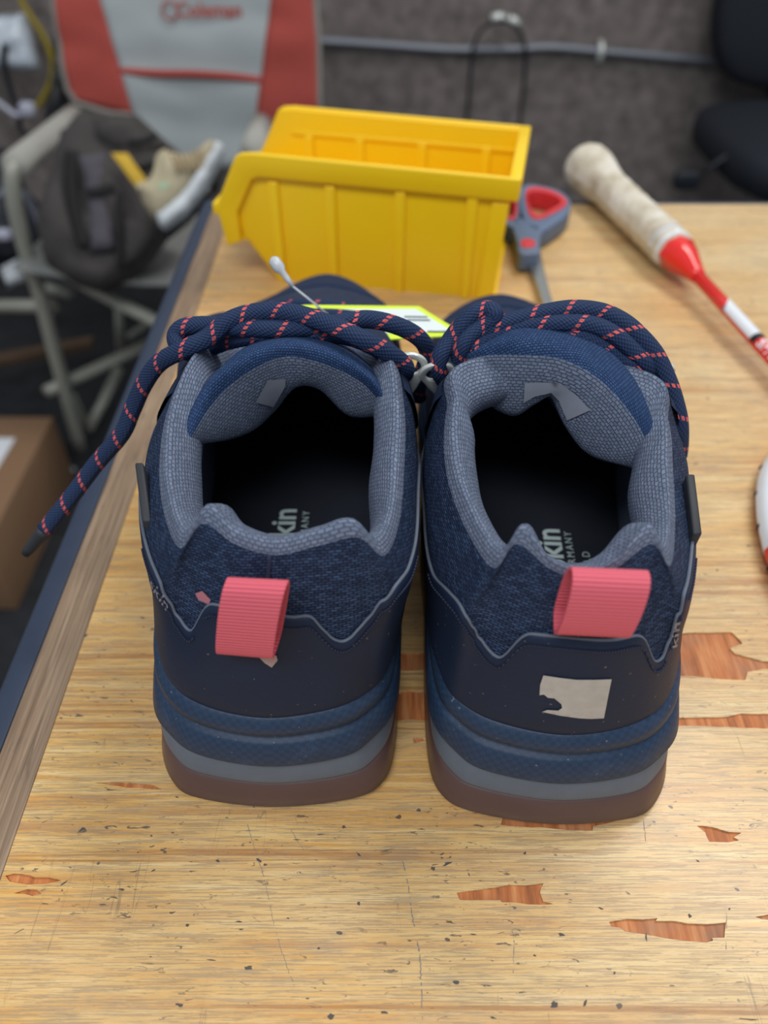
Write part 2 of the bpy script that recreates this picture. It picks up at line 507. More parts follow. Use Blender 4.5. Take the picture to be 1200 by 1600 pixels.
PINW = plain('clear_white_plastic', 'dfe6ee', .25, .03, 80, Transmission_Weight=.3)
def mat_grip():
    t = NT('worn_white_grip_tape'); v = t.coord()
    f = t.noise(v, 55, 6, .65); g = t.noise(t.coord(scale=(60, 200, 60), rot=(0, 0, .4)), 1, 4, .6)
    col = t.ramp(f, [(.34, lin('b3a890')), (.5, lin('d4cdbd')), (.66, lin('e4e0d8'))])
    return t.out(col, .8, t.bump(t.math('ADD', f, g), .8, .002))
GRIP = mat_grip()
RED = plain('red_lacquer', 'ee2b2a', .25, .04, 60, Coat_Weight=.4)
WHITE = plain('white_lacquer', 'e6ecf4', .3, .03, 60)
BLACK = plain('black_plastic', '15171b', .45, .1, 60)
CHAIRBLK = plain('dark_navy_upholstery', '131a26', .8, .15, 60, 300, .3)
CHAIRPL = plain('dark_chair_plastic', '1a2029', .45, .1, 60)
CARPET = mat_carpet('brown_grey_wall_carpet', '645c59', '9a918e')
FLOORC = mat_carpet('charcoal_floor_carpet', '17191d', '2b2d33', 20)
PAINT = plain('pale_wall_paint', 'd8d8d4', .8, .03, 10)
CONDUIT = plain('grey_conduit', '7d828c', .45, .08, 60, 0, Metallic=.3)
TUBEM = plain('grey_green_chair_tube', 'a2a399', .45, .08, 30, Metallic=.15)
FOAM = plain('grey_foam_sleeve', 'aaa9a3', .85, .08, 60, 400, .3)
CHRED = plain('red_chair_cloth', 'a8473f', .85, .1, 14, 500, .3)
CHGREY = plain('light_grey_chair_cloth', 'a3abae', .85, .06, 14, 500, .3)
CHSEAT = plain('grey_seat_cloth', '8a8c8a', .85, .08, 14, 500, .3)
PIPE = plain('grey_binding', '83817c', .8, .1, 60)
PACK = mat_pack()
PACKD = plain('black_webbing', '201f21', .85, .15, 60)
PACKL = plain('grey_pack_strap', '55525a', .85, .1, 40)
YSTRAP = plain('yellow_webbing', 'd9b23c', .8, .08, 60)
BEIGE = plain('beige_sneaker_knit', 'bcb195', .85, .12, 60, 500, .3)
BEIGED = plain('brown_laces', 'a08f70', .85, .1, 60)
OFFWHITE = plain('white_foam_sole', 'd3dae0', .6, .08, 40)
CARD = plain('brown_cardboard', '8a6b50', .8, .06, 12, 200, .1)
PAPER = plain('white_paper', 'dfe4ec', .7, .03)
GLOSSW = plain('glossy_white_plastic', 'cfdbe8', .2, .15, 22, 40, .5, .01, Coat_Weight=.5)
YCABLE = plain('yellow_cable_jacket', 'a8941c', .5, .08, 30)
BCABLE = plain('black_cable_jacket', '1b1d26', .5, .1, 30)
WCABLE = plain('white_cable_jacket', 'c9cde0', .5, .06, 30)
GCABLE = plain('grey_cord', '777d8a', .6, .2, 60)
BATTEN = plain('brown_batten', '5e4a3a', .7, .2, 30)
LEGM = plain('bench_leg_steel', '3b4048', .5, .1, 30)
FADED = plain('faded_coral_thread', 'b0707c', .8, .15, 300)
FRAY = plain('pale_frayed_thread', 'b39c98', .85, .2, 400)
STITCH = plain('navy_thread', '232c48', .8, .1, 300)

# ------------------------------------------------------------------ the setting
FLOOR = -0.72
def struct(name, lo, hi, m):
    o = box(name, lo, hi, m); o['kind'] = 'structure'; return o
struct('floor', (-2.2, -1.0, FLOOR - .05), (2.2, 2.05, FLOOR), FLOORC)
wall = struct('wall_back', (-2.2, 2.0, FLOOR), (2.2, 2.1, .35), CARPET)
struct('trim_1', (-2.2, 1.99, .35), (2.2, 2.1, .39), PIPE)
struct('wall_back_upper', (-2.2, 2.0, .39), (2.2, 2.1, 1.9), PAINT)

# ------------------------------------------------------------------ workbench
bench = thing('workbench', (0.2, 0.3, FLOOR), 'wooden workbench with worn yellow veneer top and blue edge band, standing under the shoes', 'workbench')
XL, XR, YN, YF = -0.112, 0.66, -0.12, 0.572
chips_px = [
 [(715,1394),(735,1390),(760,1388),(787,1385),(800,1382),(825,1382),(850,1381),(848,1388),(843,1396),(848,1408),(861,1411),(850,1413),(787,1410),(780,1406),(750,1405),(722,1405)],
 [(950,1440),(982,1436),(1005,1436),(1025,1435),(1027,1439),(1055,1440),(1072,1442),(1100,1443),(1135,1442),(1135,1465),(1117,1466),(1112,1470),(1100,1472),(1065,1470),(1040,1466),(1020,1464),(1000,1459),(980,1456),(968,1451),(952,1447)],
 [(1090,1291),(1100,1290),(1115,1291),(1125,1295),(1140,1299),(1160,1302),(1150,1308),(1155,1314),(1135,1317),(1110,1315),(1105,1307),(1098,1300)],
 [(785,1288),(790,1268),(850,1262),(970,1276),(960,1285),(930,1290),(928,1297),(890,1296),(830,1292),(800,1290)],
 [(1060,990),(1095,988),(1140,987),(1155,996),(1160,1005),(1140,1012),(1148,1022),(1170,1028),(1195,1033),(1240,1036),(1240,1046),(1190,1046),(1170,1050),(1165,1062),(1120,1061),(1095,1058),(1060,1056)],
 [(1055,1122),(1100,1121),(1140,1120),(1160,1115),(1250,1117),(1250,1137),(1160,1138),(1100,1134),(1055,1134)],
 [(620,1022),(645,1020),(668,1022),(668,1047),(645,1048),(620,1046)],
 [(618,1084),(640,1079),(668,1081),(668,1127),(640,1124),(618,1127)],
 [(5,1368),(20,1365),(34,1366),(48,1368),(54,1372),(75,1372),(92,1375),(72,1382),(40,1381),(18,1377)],
 [(26,1395),(45,1390),(55,1391),(68,1397),(50,1399),(36,1398)],
 [(148,1224),(180,1222),(238,1226),(255,1233),(240,1232),(200,1230)],
 [(1178,1434),(1195,1430),(1215,1427),(1215,1438),(1190,1437)],
 [(642,1153),(662,1153),(664,1158),(650,1160)],
]
def veneer():
    polys = []
    for c in chips_px:
        P = [atz(*p).xy for p in c]
        Q = []
        for i, p in enumerate(P):                     # torn, splintery rims
            q = P[(i+1) % len(P)]; k = max(1, int((q-p).length / .0035))
            for j in range(k):
                a = p + (q-p)*j/k
                Q.append(a + Vector((random.uniform(-.0008, .0008), random.uniform(-.00025, .00025))))
        polys.append(Q)
    pts = [Vector(p) for p in ((XL, YN), (XR, YN), (XR, YF), (XL, YF))]; ed = [(0, 1), (1, 2), (2, 3), (3, 0)]
    for P in polys:
        o = len(pts); pts += P; ed += [(o+i, o+(i+1) % len(P)) for i in range(len(P))]
    vs, es, fs, *_ = geometry.delaunay_2d_cdt(pts, ed, [], 0, 1e-9)
    F = []
    for f in fs:
        c = sum((vs[i] for i in f), Vector((0, 0))) / len(f)
        if not any(inside(tuple(c), [tuple(p) for p in P]) for P in polys): F.append(tuple(f))
    V = [Vector((v[0], v[1], 0)) for v in vs]
    cnt = {}
    for f in F:
        for a, b in ((f[0], f[1]), (f[1], f[2]), (f[2], f[0])):
            k = (min(a, b), max(a, b)); cnt[k] = cnt.get(k, 0) + 1
    n = len(V); V += [v - Vector((0, 0, .0007)) for v in V]
    for (a, b), c in cnt.items():
        if c == 1: F.append((a, b, n+b, n+a))
    obj('veneer_sheet', V, F, VENEER, bench, False)
veneer()
# dents, ink specks and long scratches of the near half
def marks():
    rnd = random.Random(3); V, F = [], []
    for x, y, w, h, a in ((128,1296,22,7,-.4),(388,1512,18,9,0),(280,1570,16,9,.2),(517,1588,13,12,.4),(498,1482,6,7,0),(293,1446,7,6,0),(377,1452,9,3,0),(700,1349,22,7,-.3),(676,1357,12,8,0),(690,1340,7,4,.2),
        (878,1461,14,8,.2),(713,1535,13,9,.1),(866,1569,24,14,-.5),(914,1568,6,18,.3),(836,1493,10,4,.5),(820,1333,7,7,0),(1078,1431,12,8,.5),(600,1582,20,5,.1),(1172,1593,40,4,.1),(160,1413,16,3,0),(190,1390,16,4,0),
        (70,1412,12,3,0),(100,1380,24,3,-.6),(372,1440,14,4,0),(340,1345,9,6,0),(1010,1465,4,16,0),(560,1412,7,10,.1),(940,1420,14,5,.2),(1140,1420,6,5,0),(235,1495,6,3,0),(330,1500,20,3,.1),(450,1435,8,3,0),
        (405,1345,5,14,-.9),(560,1335,5,14,-.7),(1090,1345,12,3,.6),(770,1590,14,4,.2),(1050,1540,10,3,0),(960,1520,5,8,.3),(640,1470,8,3,0),(30,1455,22,2,-.5),(240,1360,14,3,-.4),(480,1560,10,3,0),(740,1460,16,3,.1)):
        o = len(V); n = 9; ca, sa = math.cos(a), math.sin(a)
        V.append(atz(x, y, .00007))
        for k in range(n):
            t = 2*math.pi*k/n; r = rnd.uniform(.35, 1.0); dx, dy = math.cos(t)*w*.5*r, math.sin(t)*h*.5*r
            V.append(atz(x + dx*ca - dy*sa, y + dx*sa + dy*ca, .00007))
        F += [(o, o+1+k, o+1+(k+1) % n) for k in range(n)]
    obj('dent_mark', V, F, DENT, bench, False)['kind'] = 'stuff'
    V, F = [], []
    for line, w in (([(386,1288),(398,1325),(410,1362),(420,1405),(430,1452),(445,1500),(460,1542)], 1.1), ([(629,1345),(634,1368),(640,1395),(643,1420),(648,1455),(656,1495),(658,1540),(661,1600)], 2.2),
                    ([(1135,1425),(1135,1490)], 1.2), ([(455,1297),(475,1330)], 1.0), ([(1003,1265),(1010,1320)], .9), ([(800,1450),(803,1475),(802,1520)], 1.2), ([(290,1405),(308,1408),(322,1420)], 1.0)):
        P = cr([Vector((a, b, 0)) for a, b in line], 10)
        for p, q in zip(P, P[1:]):
            if rnd.random() < .22: continue
            j = rnd.uniform(-.8, .8); w2 = w*rnd.uniform(.4, 1.1); o = len(V)
            V += [atz(p.x - w2/2 + j, p.y, .00006), atz(p.x + w2/2 + j, p.y, .00006), atz(q.x + w2/2 + j, q.y, .00006), atz(q.x - w2/2 + j, q.y, .00006)]
            F.append((o, o+1, o+2, o+3))
    obj('scratch', V, F, SCRATCH, bench, False)['kind'] = 'stuff'
DENT = plain('dark_dent', '55504c', .7, .3, 300)
SCRATCH = plain('grey_scratch', '87807a', .7, .3, 300)
marks()
box('core_board', (XL, YN, -.028), (XR, YF, -.0007), CHIP, bench)
prism('edge_strip', [(-.1268, YN, -.028), (-.1122, YN, -.028), (-.1122, YN, .0002), (-.1266, YN, 0)], (0, 1, 0), YF - YN, STRIP, bench, .0004)
def band_prof(w):
    P = [(0, -.030), (0, 0.0)]
    for k in range(1, 8):
        a = k/7*math.pi/2; P.append((w*.35 + w*.65*math.sin(a), -.0075*(1-math.cos(a))))
    return P + [(w, -.027), (w*.7, -.030)]
P = band_prof(.0115)
o = prism('edge_band', [(-.1269 - a, YN, b) for a, b in P], (0, 1, 0), YF - YN + .009, BAND, bench); add_bevel(o, .0005)
P = band_prof(.009)
o = prism('edge_band', [(-.1269, YF + a, b) for a, b in P], (1, 0, 0), XR + .1269, BAND, bench); add_bevel(o, .0005)
for x, y in ((-.09, -.08), (.60, -.08), (-.09, .52), (.60, .52)):
    box('leg', (x-.02, y-.02, FLOOR), (x+.02, y+.02, -.029), LEGM, bench, .002)

# ------------------------------------------------------------------ shoes
# outline of the ground contact, left shoe, from the heel round the outer side to the toe and back on the inner side
SOLE = [(0,-.0015),(-.0225,.001),(-.0325,.006),(-.0393,.020),(-.0412,.045),(-.0405,.075),(-.0425,.105),(-.046,.140),(-.051,.190),(-.036,.250),
        (.002,.282),(.035,.254),(.0435,.190),(.0405,.140),(.041,.105),(.039,.075),(.0385,.045),(.0368,.018),(.0325,.006),(.0225,.001)]
# the same outline at the lower edge of the blue midsole and where the upper meets the sole, heel points only
MIDB = {0:(0,.0017),1:(-.020,.005),2:(-.030,.011),3:(-.0374,.0215),4:(-.0405,.046),16:(.0385,.046),17:(.0365,.021),18:(.0285,.0095),19:(.020,.0045)}
FEAT = {0:(0,.0068),1:(-.0165,.0102),2:(-.0278,.0175),3:(-.0344,.030),4:(-.0384,.048),16:(.0382,.044),17:(.0339,.0225),18:(.0275,.0145),19:(.0165,.0092)}
KI = [1.15,1.1,1.0,.6,.4,.3,.25,.3,.4,.6,.8,.6,.4,.3,.25,.3,.35,.55,1.0,1.1]
ZF = [1,1,1,1.02,1.04,.99,.90,.80,.70,.70,.76,.70,.70,.80,.90,.99,1.04,1.02,1,1]
SUB = 16
def build_shoe(cfg):
    left = cfg['left']
    tk = cfg['toe']
    ty = lambda y: y if y < .14 else .14 + (y-.14)*tk
    flip = (lambda l: l) if left else (lambda l: [(-l[(20-i) % 20][0], l[(20-i) % 20][1]) for i in range(20)])
    sole0 = [(x, ty(y)) for x, y in SOLE]
    sole = flip(sole0)
    midb = flip([MIDB.get(i, sole0[i]) for i in range(20)])
    feat = flip([FEAT.get(i, (sole0[i][0]*.945, sole0[i][1] - .001*(i == 10))) for i in range(20)])
    mir = (lambda x: x) if left else (lambda x: -x)
    M = Matrix.Translation(cfg['heel']) @ Matrix.Rotation(cfg['yaw'], 4, 'Z')
    W = lambda x, y, z: M @ Vector((x, y, z))
    root = thing('shoe', cfg['heel'], cfg['label'], 'shoe', 'pair of navy hiking shoes')
    nrm = []
    for i in range(20):
        a, b = sole[i-1], sole[(i+1) % 20]; t = Vector((b[0]-a[0], b[1]-a[1])).normalized(); nrm.append(Vector((-t.y, t.x)))
    def level(inset, z):
        out = []
        for i in range(20):
            x, y = sole[i][0] - nrm[i].x*inset*KI[i], sole[i][1] - nrm[i].y*inset*KI[i]
            sp = .012*max(0, (y-.20)/.087)**2
            out.append(W(x, y, z*ZF[i] + sp))
        return out
    def lev(z, f=None, out=0.0):
        # f: 0 ground outline, 1 lower edge of the blue foam, 2 seam with the upper
        if f is None: f = max(0, min(1, (z-.003)/.020))
        res = []
        for i in range(20):
            a, b = ((sole[i], midb[i]) if f <= 1 else (midb[i], feat[i])); q = f if f <= 1 else f - 1
            x = a[0] + (b[0]-a[0])*q + nrm[i].x*out; y = a[1] + (b[1]-a[1])*q + nrm[i].y*out
            res.append(W(x, y, z*ZF[i] + .012*max(0, (y-.20)/.087)**2*cfg['spring']))
        return cr(res, 8, True)
    L = lambda d, z: lev(z, None, -d)
    # outsole, grey wedge, blue midsole with its groove
    bot = level(.006, 0.0); cen = sum(bot, Vector()) / 20
    rows = [[cen.lerp(p, .02) for p in L(.006, 0)], L(.006, 0.0), L(.001, .0008), L(-.0003, .003), L(.0002, .0065), L(.0004, .0115), L(.0012, .0128), L(.006, .0130)]
    outs = grid('outsole', rows, RUBBER, root, True)
    rows = [L(.006, .0125), L(.0010, .0126), L(.0006, .0136), L(.0006, .0150), L(.0010, .0200), L(.0022, .0226), L(.006, .0230)]
    grid('midsole_wedge', rows, WEDGE, root, True)
    rows = [lev(z, f, o_) for z, f, o_ in ((.0224,1,-.005), (.0226,1,.0002), (.0229,1,.0006), (.0240,1,.0008), (.0285,1.25,.0008), (.0308,1.40,.0006), (.0316,1.46,.0002), (.0320,1.55,-.0008), (.0326,1.62,-.0014), (.0336,1.62,-.0014),
            (.0342,1.56,-.0004), (.0350,1.52,.0004), (.0375,1.60,.0004), (.0392,1.72,.0002), (.0402,1.85,0), (.0408,2.0,0), (.0404,2.0,-.004))]
    grid('midsole', rows, MID, root, True)
    # upper
    F = [W(feat[i][0], feat[i][1], .0400*ZF[i] + .012*max(0, (feat[i][1]-.20)/.087)**2*cfg['spring']) for i in range(20)]
    cx = cfg['open_c']
    S = []
    for i, s in enumerate(cfg['S']):
        S.append(atz(*s) if s[0] > 5 else W(mir(s[0]) if not left else s[0], s[1], s[2]))
    zax = Vector((0, 0, 1))
    rot = M.to_3x3()
    N3 = [rot @ Vector((n.x, n.y, 0)) for n in nrm]
    oc = Vector((cx[0], cx[1], 0))
    B1, B2, Rr, I1, I2, I3 = [], [], [], [], [], []
    ins = level(.030, .022)
    for i in range(20):
        k = i if left else (20 - i) % 20
        b1 = [.0005,.0008,.001,.001,.002,.005,.006,.005,0,0,0,0,0,.004,.004,.003,.002,.001,.001,.0008][k]
        b2 = [.0008,.0012,.0015,.003,.0045,.0070,.0078,.006,0,0,0,0,0,.0045,.0048,.0048,.004,.003,.0015,.0012][k]
        p1 = F[i].lerp(S[i], .35) + N3[i]*b1
        p2 = F[i].lerp(S[i], .70) + N3[i]*b2
        fr = {8: ((-.047,.185,.055), (-.040,.155,.078)), 9: ((-.031,.236,.042), (-.024,.195,.062)), 10: ((.002,.262,.040), (.002,.208,.062)),
              11: ((.031,.240,.042), (.025,.195,.062)), 12: ((.040,.185,.055), (.033,.155,.076))}
        if k in fr:
            a, b = fr[k]; p1 = W(mir(a[0]), ty(a[1]), a[2]*cfg['tz']); p2 = W(mir(b[0]), ty(b[1]), b[2]*cfg['tz'])
        B1.append(p1); B2.append(p2)
        inn = Vector((oc.x - S[i].x, oc.y - S[i].y, 0)).normalized()
        if i in (0, 1, 19): inn = Vector((inn.x*.3, 1, 0)).normalized()
        d1, z1, d2, z2 = (.0042, .0030, .0105, -.010)
        if i in (0, 1, 19): z1 = .0020
        if k in (8, 9, 10, 11, 12): d1, z1, d2, z2 = .003, -.001, .005, -.010
        if i in (3, 17): d1, z1, d2, z2 = .0045, .0034, .0100, -.006
        if i in (0, 1, 19): d1 *= cfg['rim']; z1 *= cfg['rim']
        Rr.append(S[i] + inn*d1 + zax*z1)
        I1.append(S[i] + inn*d2 + zax*z2)
        t = ins[i]
        if k in (8, 9, 10, 11, 12):
            q = B1[i].lerp(Vector((oc.x, oc.y, .03)), .1); I2.append(Vector((q.x, q.y, q.z - .008)))
        else:
            q = F[i].lerp(Vector((oc.x, oc.y, F[i].z)), .16); I2.append(Vector((q.x, q.y, .052)))
        q = F[i].lerp(Vector((oc.x, oc.y, F[i].z)), .14); I3.append(Vector((q.x, q.y, .022)))
    ctrl = [cr(r, SUB, True) for r in (F, B1, B2, S, Rr, I1, I2, I3)]
    nc = len(ctrl[0]); NS = 8
    cols = [cr([r[j] for r in ctrl], NS) for j in range(nc)]
    SI = 3*NS
    outer = [[cols[j][i] for j in range(nc)] for i in range(SI + 1)]
    inner = [[cols[j][i] for j in range(nc)] for i in range(SI, len(cols[0]))]
    upper = grid('upper', outer, KNIT, root, True)
    lining = grid('collar_lining', inner, LINING, root, True)
    ring = inner[-1]; c0 = sum(ring, Vector()) / nc; c0.z = .0215
    insole = grid('insole', [[c0.lerp(p, t) + Vector((0, 0, .0006)) for p in ring] for t in (.01, .5, 1.02)], INSOLE, root, True)
    # insole lettering, reading away from the heel
    parts = []
    for body, size, bold, sp, at_ in cfg['print']:
        V, Fc = text_data(body, size, bold, sp)
        w = max(v.x for v in V)
        V = [M.to_3x3() @ Vector((-v.y, v.x - w, 0)) + at_ for v in V]
        parts.append((V, Fc, [(0, 0)]*len(V)))
    V, Fc, _ = join_data(parts); obj('insole_print', V, Fc, PRINT, insole, False)
    ub = bvh_of(upper)
    # grid normals of the outer surface
    def nor(j, i):
        du = outer[i][(j+1) % nc] - outer[i][j-1]
        dv = outer[min(i+1, SI)][j] - outer[max(i-1, 0)][j]
        n = dv.cross(du)
        q = outer[i][j]
        if n.dot(q - Vector((oc.x, oc.y, .03))) < 0: n = -n
        return n.normalized()
    # heel counter: overlay whose scalloped top edge is taken from the photograph
    ze = []
    for p in cr([Vector((a, b, 0)) for a, b in cfg['counter']], 5):
        h, _n = cast(ub, p.x, p.y)
        if h is None: continue
        bj, bd = 0, 9
        for j in range(nc):
            for i in range(0, SI+1, 2):
                d = (outer[i][j] - h).length
                if d < bd: bd, bj = d, j
        ze.append(((bj + nc//2) % nc - nc//2, h.z))
    ze.sort()
    ext = SUB*7
    ze = [(-ext, .055), (ze[0][0] - SUB*2, ze[0][1] - .006)] + ze + [(ze[-1][0] + SUB*2, ze[-1][1] - .006), (ext, .055)]
    def zedge(j):
        for (a, za), (b, zb) in zip(ze, ze[1:]):
            if a <= j <= b: return za + (zb-za)*((j-a)/max(b-a, 1e-6)) if b > a else zb
        return .055
    zs = [zedge(j) for j in range(-ext-4, ext+5)]
    for _ in range(2): zs = [zs[0]] + [(a + b*2 + c)/4 for a, b, c in zip(zs, zs[1:], zs[2:])] + [zs[-1]]
    zsm = lambda j: zs[j + ext + 4]
    def overlay(name, j0, j1, top, mat, off=.0011, nr=14, edge=None, base=0.0):
        rowsO = [[] for _ in range(nr+2)]; edgeP = []
        for j in range(j0, j1+1):
            jj = j % nc; z = top(j); fi = SI - .2
            for i in range(SI):
                if outer[i][jj].z <= z <= outer[i+1][jj].z:
                    fi = i + (z - outer[i][jj].z)/max(1e-9, outer[i+1][jj].z - outer[i][jj].z); break
            fi = min(fi, SI - .3)
            def at(f, o_):
                i = min(int(f), SI-1); return outer[i][jj].lerp(outer[i+1][jj], f-i) + nor(jj, i).lerp(nor(jj, i+1), f-i)*o_
            for r in range(nr+1): rowsO[r].append(at(fi*r/nr, off if r else .0002))
            rowsO[nr+1].append(at(fi, -.0002)); edgeP.append(at(fi, off*.55))
        o = grid(name, rowsO, mat, root)
        if edge: tube('cut_edge', edgeP, .0005, edge, o, 6)
        return o, edgeP
    counter, ep = overlay('heel_counter', -ext, ext, zsm, COUNTER, edge=CUTEDGE)
    seam = [outer[i][cfg['seam'] % nc] + nor(cfg['seam'] % nc, i)*.0003 for i in range(SI - 12, SI + 1)]
    tube('back_seam', seam, .0005, STITCH, upper, 6)
    # stitching under the counter edge
    parts = []
    cb = bvh_of(counter)
    for dz in (.0034,):
        line = []
        for j in range(-SUB*4, SUB*4+1):
            p, n, *_ = cb.find_nearest(ep[j+ext] - Vector((0, 0, dz)))
            if p: line.append(p + (n if n.dot(p - Vector((oc.x, oc.y, .03))) > 0 else -n)*.0003)
        for a, b in zip(line, line[1:]):
            if (b-a).length < .012:
                parts.append(tube_data([a.lerp(b, .15), a.lerp(b, .75)], .0003, 5))
    V, Fc, U = join_data(parts); so = obj('stitching', V, Fc, STITCH, counter); so['kind'] = 'stuff'
    for nm, poly, surf, mt in cfg.get('bits', []):
        decal(nm, [poly], ub if surf == 'upper' else cb, .0005, mt, root if surf != 'upper' else upper, 4)
    # toe cap and eyestays
    overlay('toe_cap', SUB*10 - SUB - 10, SUB*10 + SUB + 10, lambda j: .043*cfg['tz'] - .008*(abs(j - SUB*10)/(SUB+10))**2, SUEDE, edge=None, nr=10)
    for a, b in ((SUB*6.4, SUB*8.6), (SUB*11.4, SUB*13.6)):
        j0, j1 = int(a), int(b)
        rowsE = [[] for _ in range(8)]
        for j in range(j0, j1+1):
            for r in range(8):
                i = int(SI*(.52 + .46*r/7)); rowsE[r].append(outer[i][j] + nor(j, i)*(.0012 if 0 < r < 7 else .0002))
        grid('eyestay', rowsE, SUEDE, root)
    # tongue
    T = [atz(*p) for p in cfg['tT']]; O = [atz(*p) for p in cfg['tO']]; Bq = [atz(*p) for p in cfg['tB']]
    E1 = [p + Vector((0, .018, -.009)) for p in O]; E2 = [p + Vector((0, .05, -.030)) for p in O]
    U1 = [b + Vector((0, .014, .002)) for b in Bq]; U2 = [b + Vector((0, .035, -.012)) for b in Bq]
    rws = [cr(r, 6) for r in (E2, E1, O, T, Bq, U1, U2)]
    nct = len(rws[0]); tc = [cr([r[j] for r in rws], 6) for j in range(nct)]
    tongue = grid('tongue', [[tc[j][i] for j in range(nct)] for i in range(0, 19)], TONGUE, root)
    tl = grid('tongue_lining', [[tc[j][i] for j in range(nct)] for i in range(18, 37)], LINING, tongue)
    tb = bvh_of(tl)
    decal('tongue_label', [cfg['tlabel']], tb, .0006, LABELW, tongue, 7)
    # laces
    parts = []
    for pth in cfg['laces']:
        P3 = cr([atz(*p) for p in pth], 8)
        parts.append(tube_data(P3, .0029, 14))
    for yy in (.155, .178):
        P3 = []
        for q in range(9):
            x = -.026 + .052*q/8; w0 = W(x + cfg['lean'], yy + .004*math.sin(q), .15)
            h = ub.ray_cast(w0, Vector((0, 0, -1)))
            if h[0]: P3.append(h[0] + Vector((0, 0, .0015)))
        if len(P3) > 3: parts.append(tube_data(cr(P3, 4), .0026, 10))
    V, Fc, U = join_data(parts)
    lace = obj('lace', V, Fc, LACE, root, True, U, recalc=False)
    if cfg.get('tip'):
        a, b = [atz(*p) for p in cfg['tip']]
        tube('lace_tip', [a.lerp(b, t) for t in (0, .2, .5, .8, 1)], [.0029, .0026, .0022, .0020, .0016], BLACKRUB, lace, 10)
    # silver lace hooks: teardrop plates with a hole
    for (tx, ty, tz), (bx, by, bz), sgn in cfg['hooks']:
        top, tip = atz(tx, ty, tz), atz(bx, by, bz)
        ax = (tip - top); ln = ax.length; ax.normalize()
        nn = (EYE - top).normalized(); nn = (nn - ax*nn.dot(ax)).normalized()
        sd = ax.cross(nn)
        c = top + ax*.0054
        outr, inn_ = [], []
        for k in range(24):
            a = 2*math.pi*k/24; r = .0060
            st = max(0, math.cos(a))**3*(ln - .0114)
            outr.append(c + ax*(math.cos(a)*r + st) + sd*math.sin(a)*r*(1 - .25*max(0, math.cos(a))))
            inn_.append(c + ax*math.cos(a)*.0038 + sd*math.sin(a)*.0038)
        ring_prism('lace_hook', outr, inn_, nn, -.0014, SILVER, root, .0003)
    # pull loop of folded ribbon
    lp = cfg['loop']
    sec = [(-.0008, -.0066), (-.0012, .000), (-.0006, .006), (.0008, .0098), (.0030, .0118), (.0056, .0108), (.0070, .0065), (.0073, .000), (.0066, -.006), (.0046, -.0095), (.0022, -.0092), (.0002, -.0082), (-.0008, -.0066)]
    sec = [(a, b*lp['h']) for a, b in sec]
    Cc = cr([Vector((a, b, 0)) for a, b in sec], 6)
    ax = Vector(lp['axis']).normalized(); outd = Vector(lp['out']).normalized(); outd = (outd - ax*outd.dot(ax)).normalized()
    upd = Vector(lp['up']).normalized()
    rowsP = []
    hw = lp['w']/2
    prof = []
    m = len(Cc)
    for k in range(m):
        t = (Cc[min(k+1, m-1)] - Cc[max(k-1, 0)]).normalized(); prof.append((Cc[k], Vector((t.y, -t.x, 0))))
    for sgn, thk in ((-1, .0004), (-1, -.0004), (1, -.0004), (1, .0004), (-1, .0004)):
        rowsP.append([Vector(lp['at']) + ax*sgn*hw + outd*(c.x + n.x*thk) + upd*(c.y + n.y*thk) for c, n in prof])
    grid('pull_loop', rowsP, LOOP, root, smooth=False)
    # rubber side label folded over the collar edge
    a, b = atz(*cfg['slabel'][0]), atz(*cfg['slabel'][1])
    o3 = Vector((-1 if left else 1, 0, 0))
    q = Vector((0, 0, 1))
    prism('side_label', [a, b, b - q*.016 - o3*.001, a - q*.016 - o3*.001], o3, .0026, BLACKRUB, root, .0006)
    # side print
    if cfg.get('sprint'):
        V, Fc = text_data(cfg['sprint'][0], 1.0, .01)
        (x0, y0), (ux, uy), (vx, vy) = cfg['sprint'][1:]
        VV, ok = [], {}
        for k, v in enumerate(V):
            p, n = cast(cb, x0 + ux*v.x + vx*v.y, y0 + uy*v.x + vy*v.y)
            if p is not None:
                if n.dot(EYE-p) < 0: n = -n
                ok[k] = len(VV); VV.append(p + n*.0003)
        FF = [tuple(ok[k] for k in f) for f in Fc if all(k in ok for k in f)]
        if FF: obj('side_print', VV, FF, GREYPRINT, root, False)
    if cfg.get('patch'):
        decal('heel_patch', cfg['patch'], cb, .0003, PATCH, root, 5)['label'] = 'worn silver reflective patch with a torn left side'
    return root

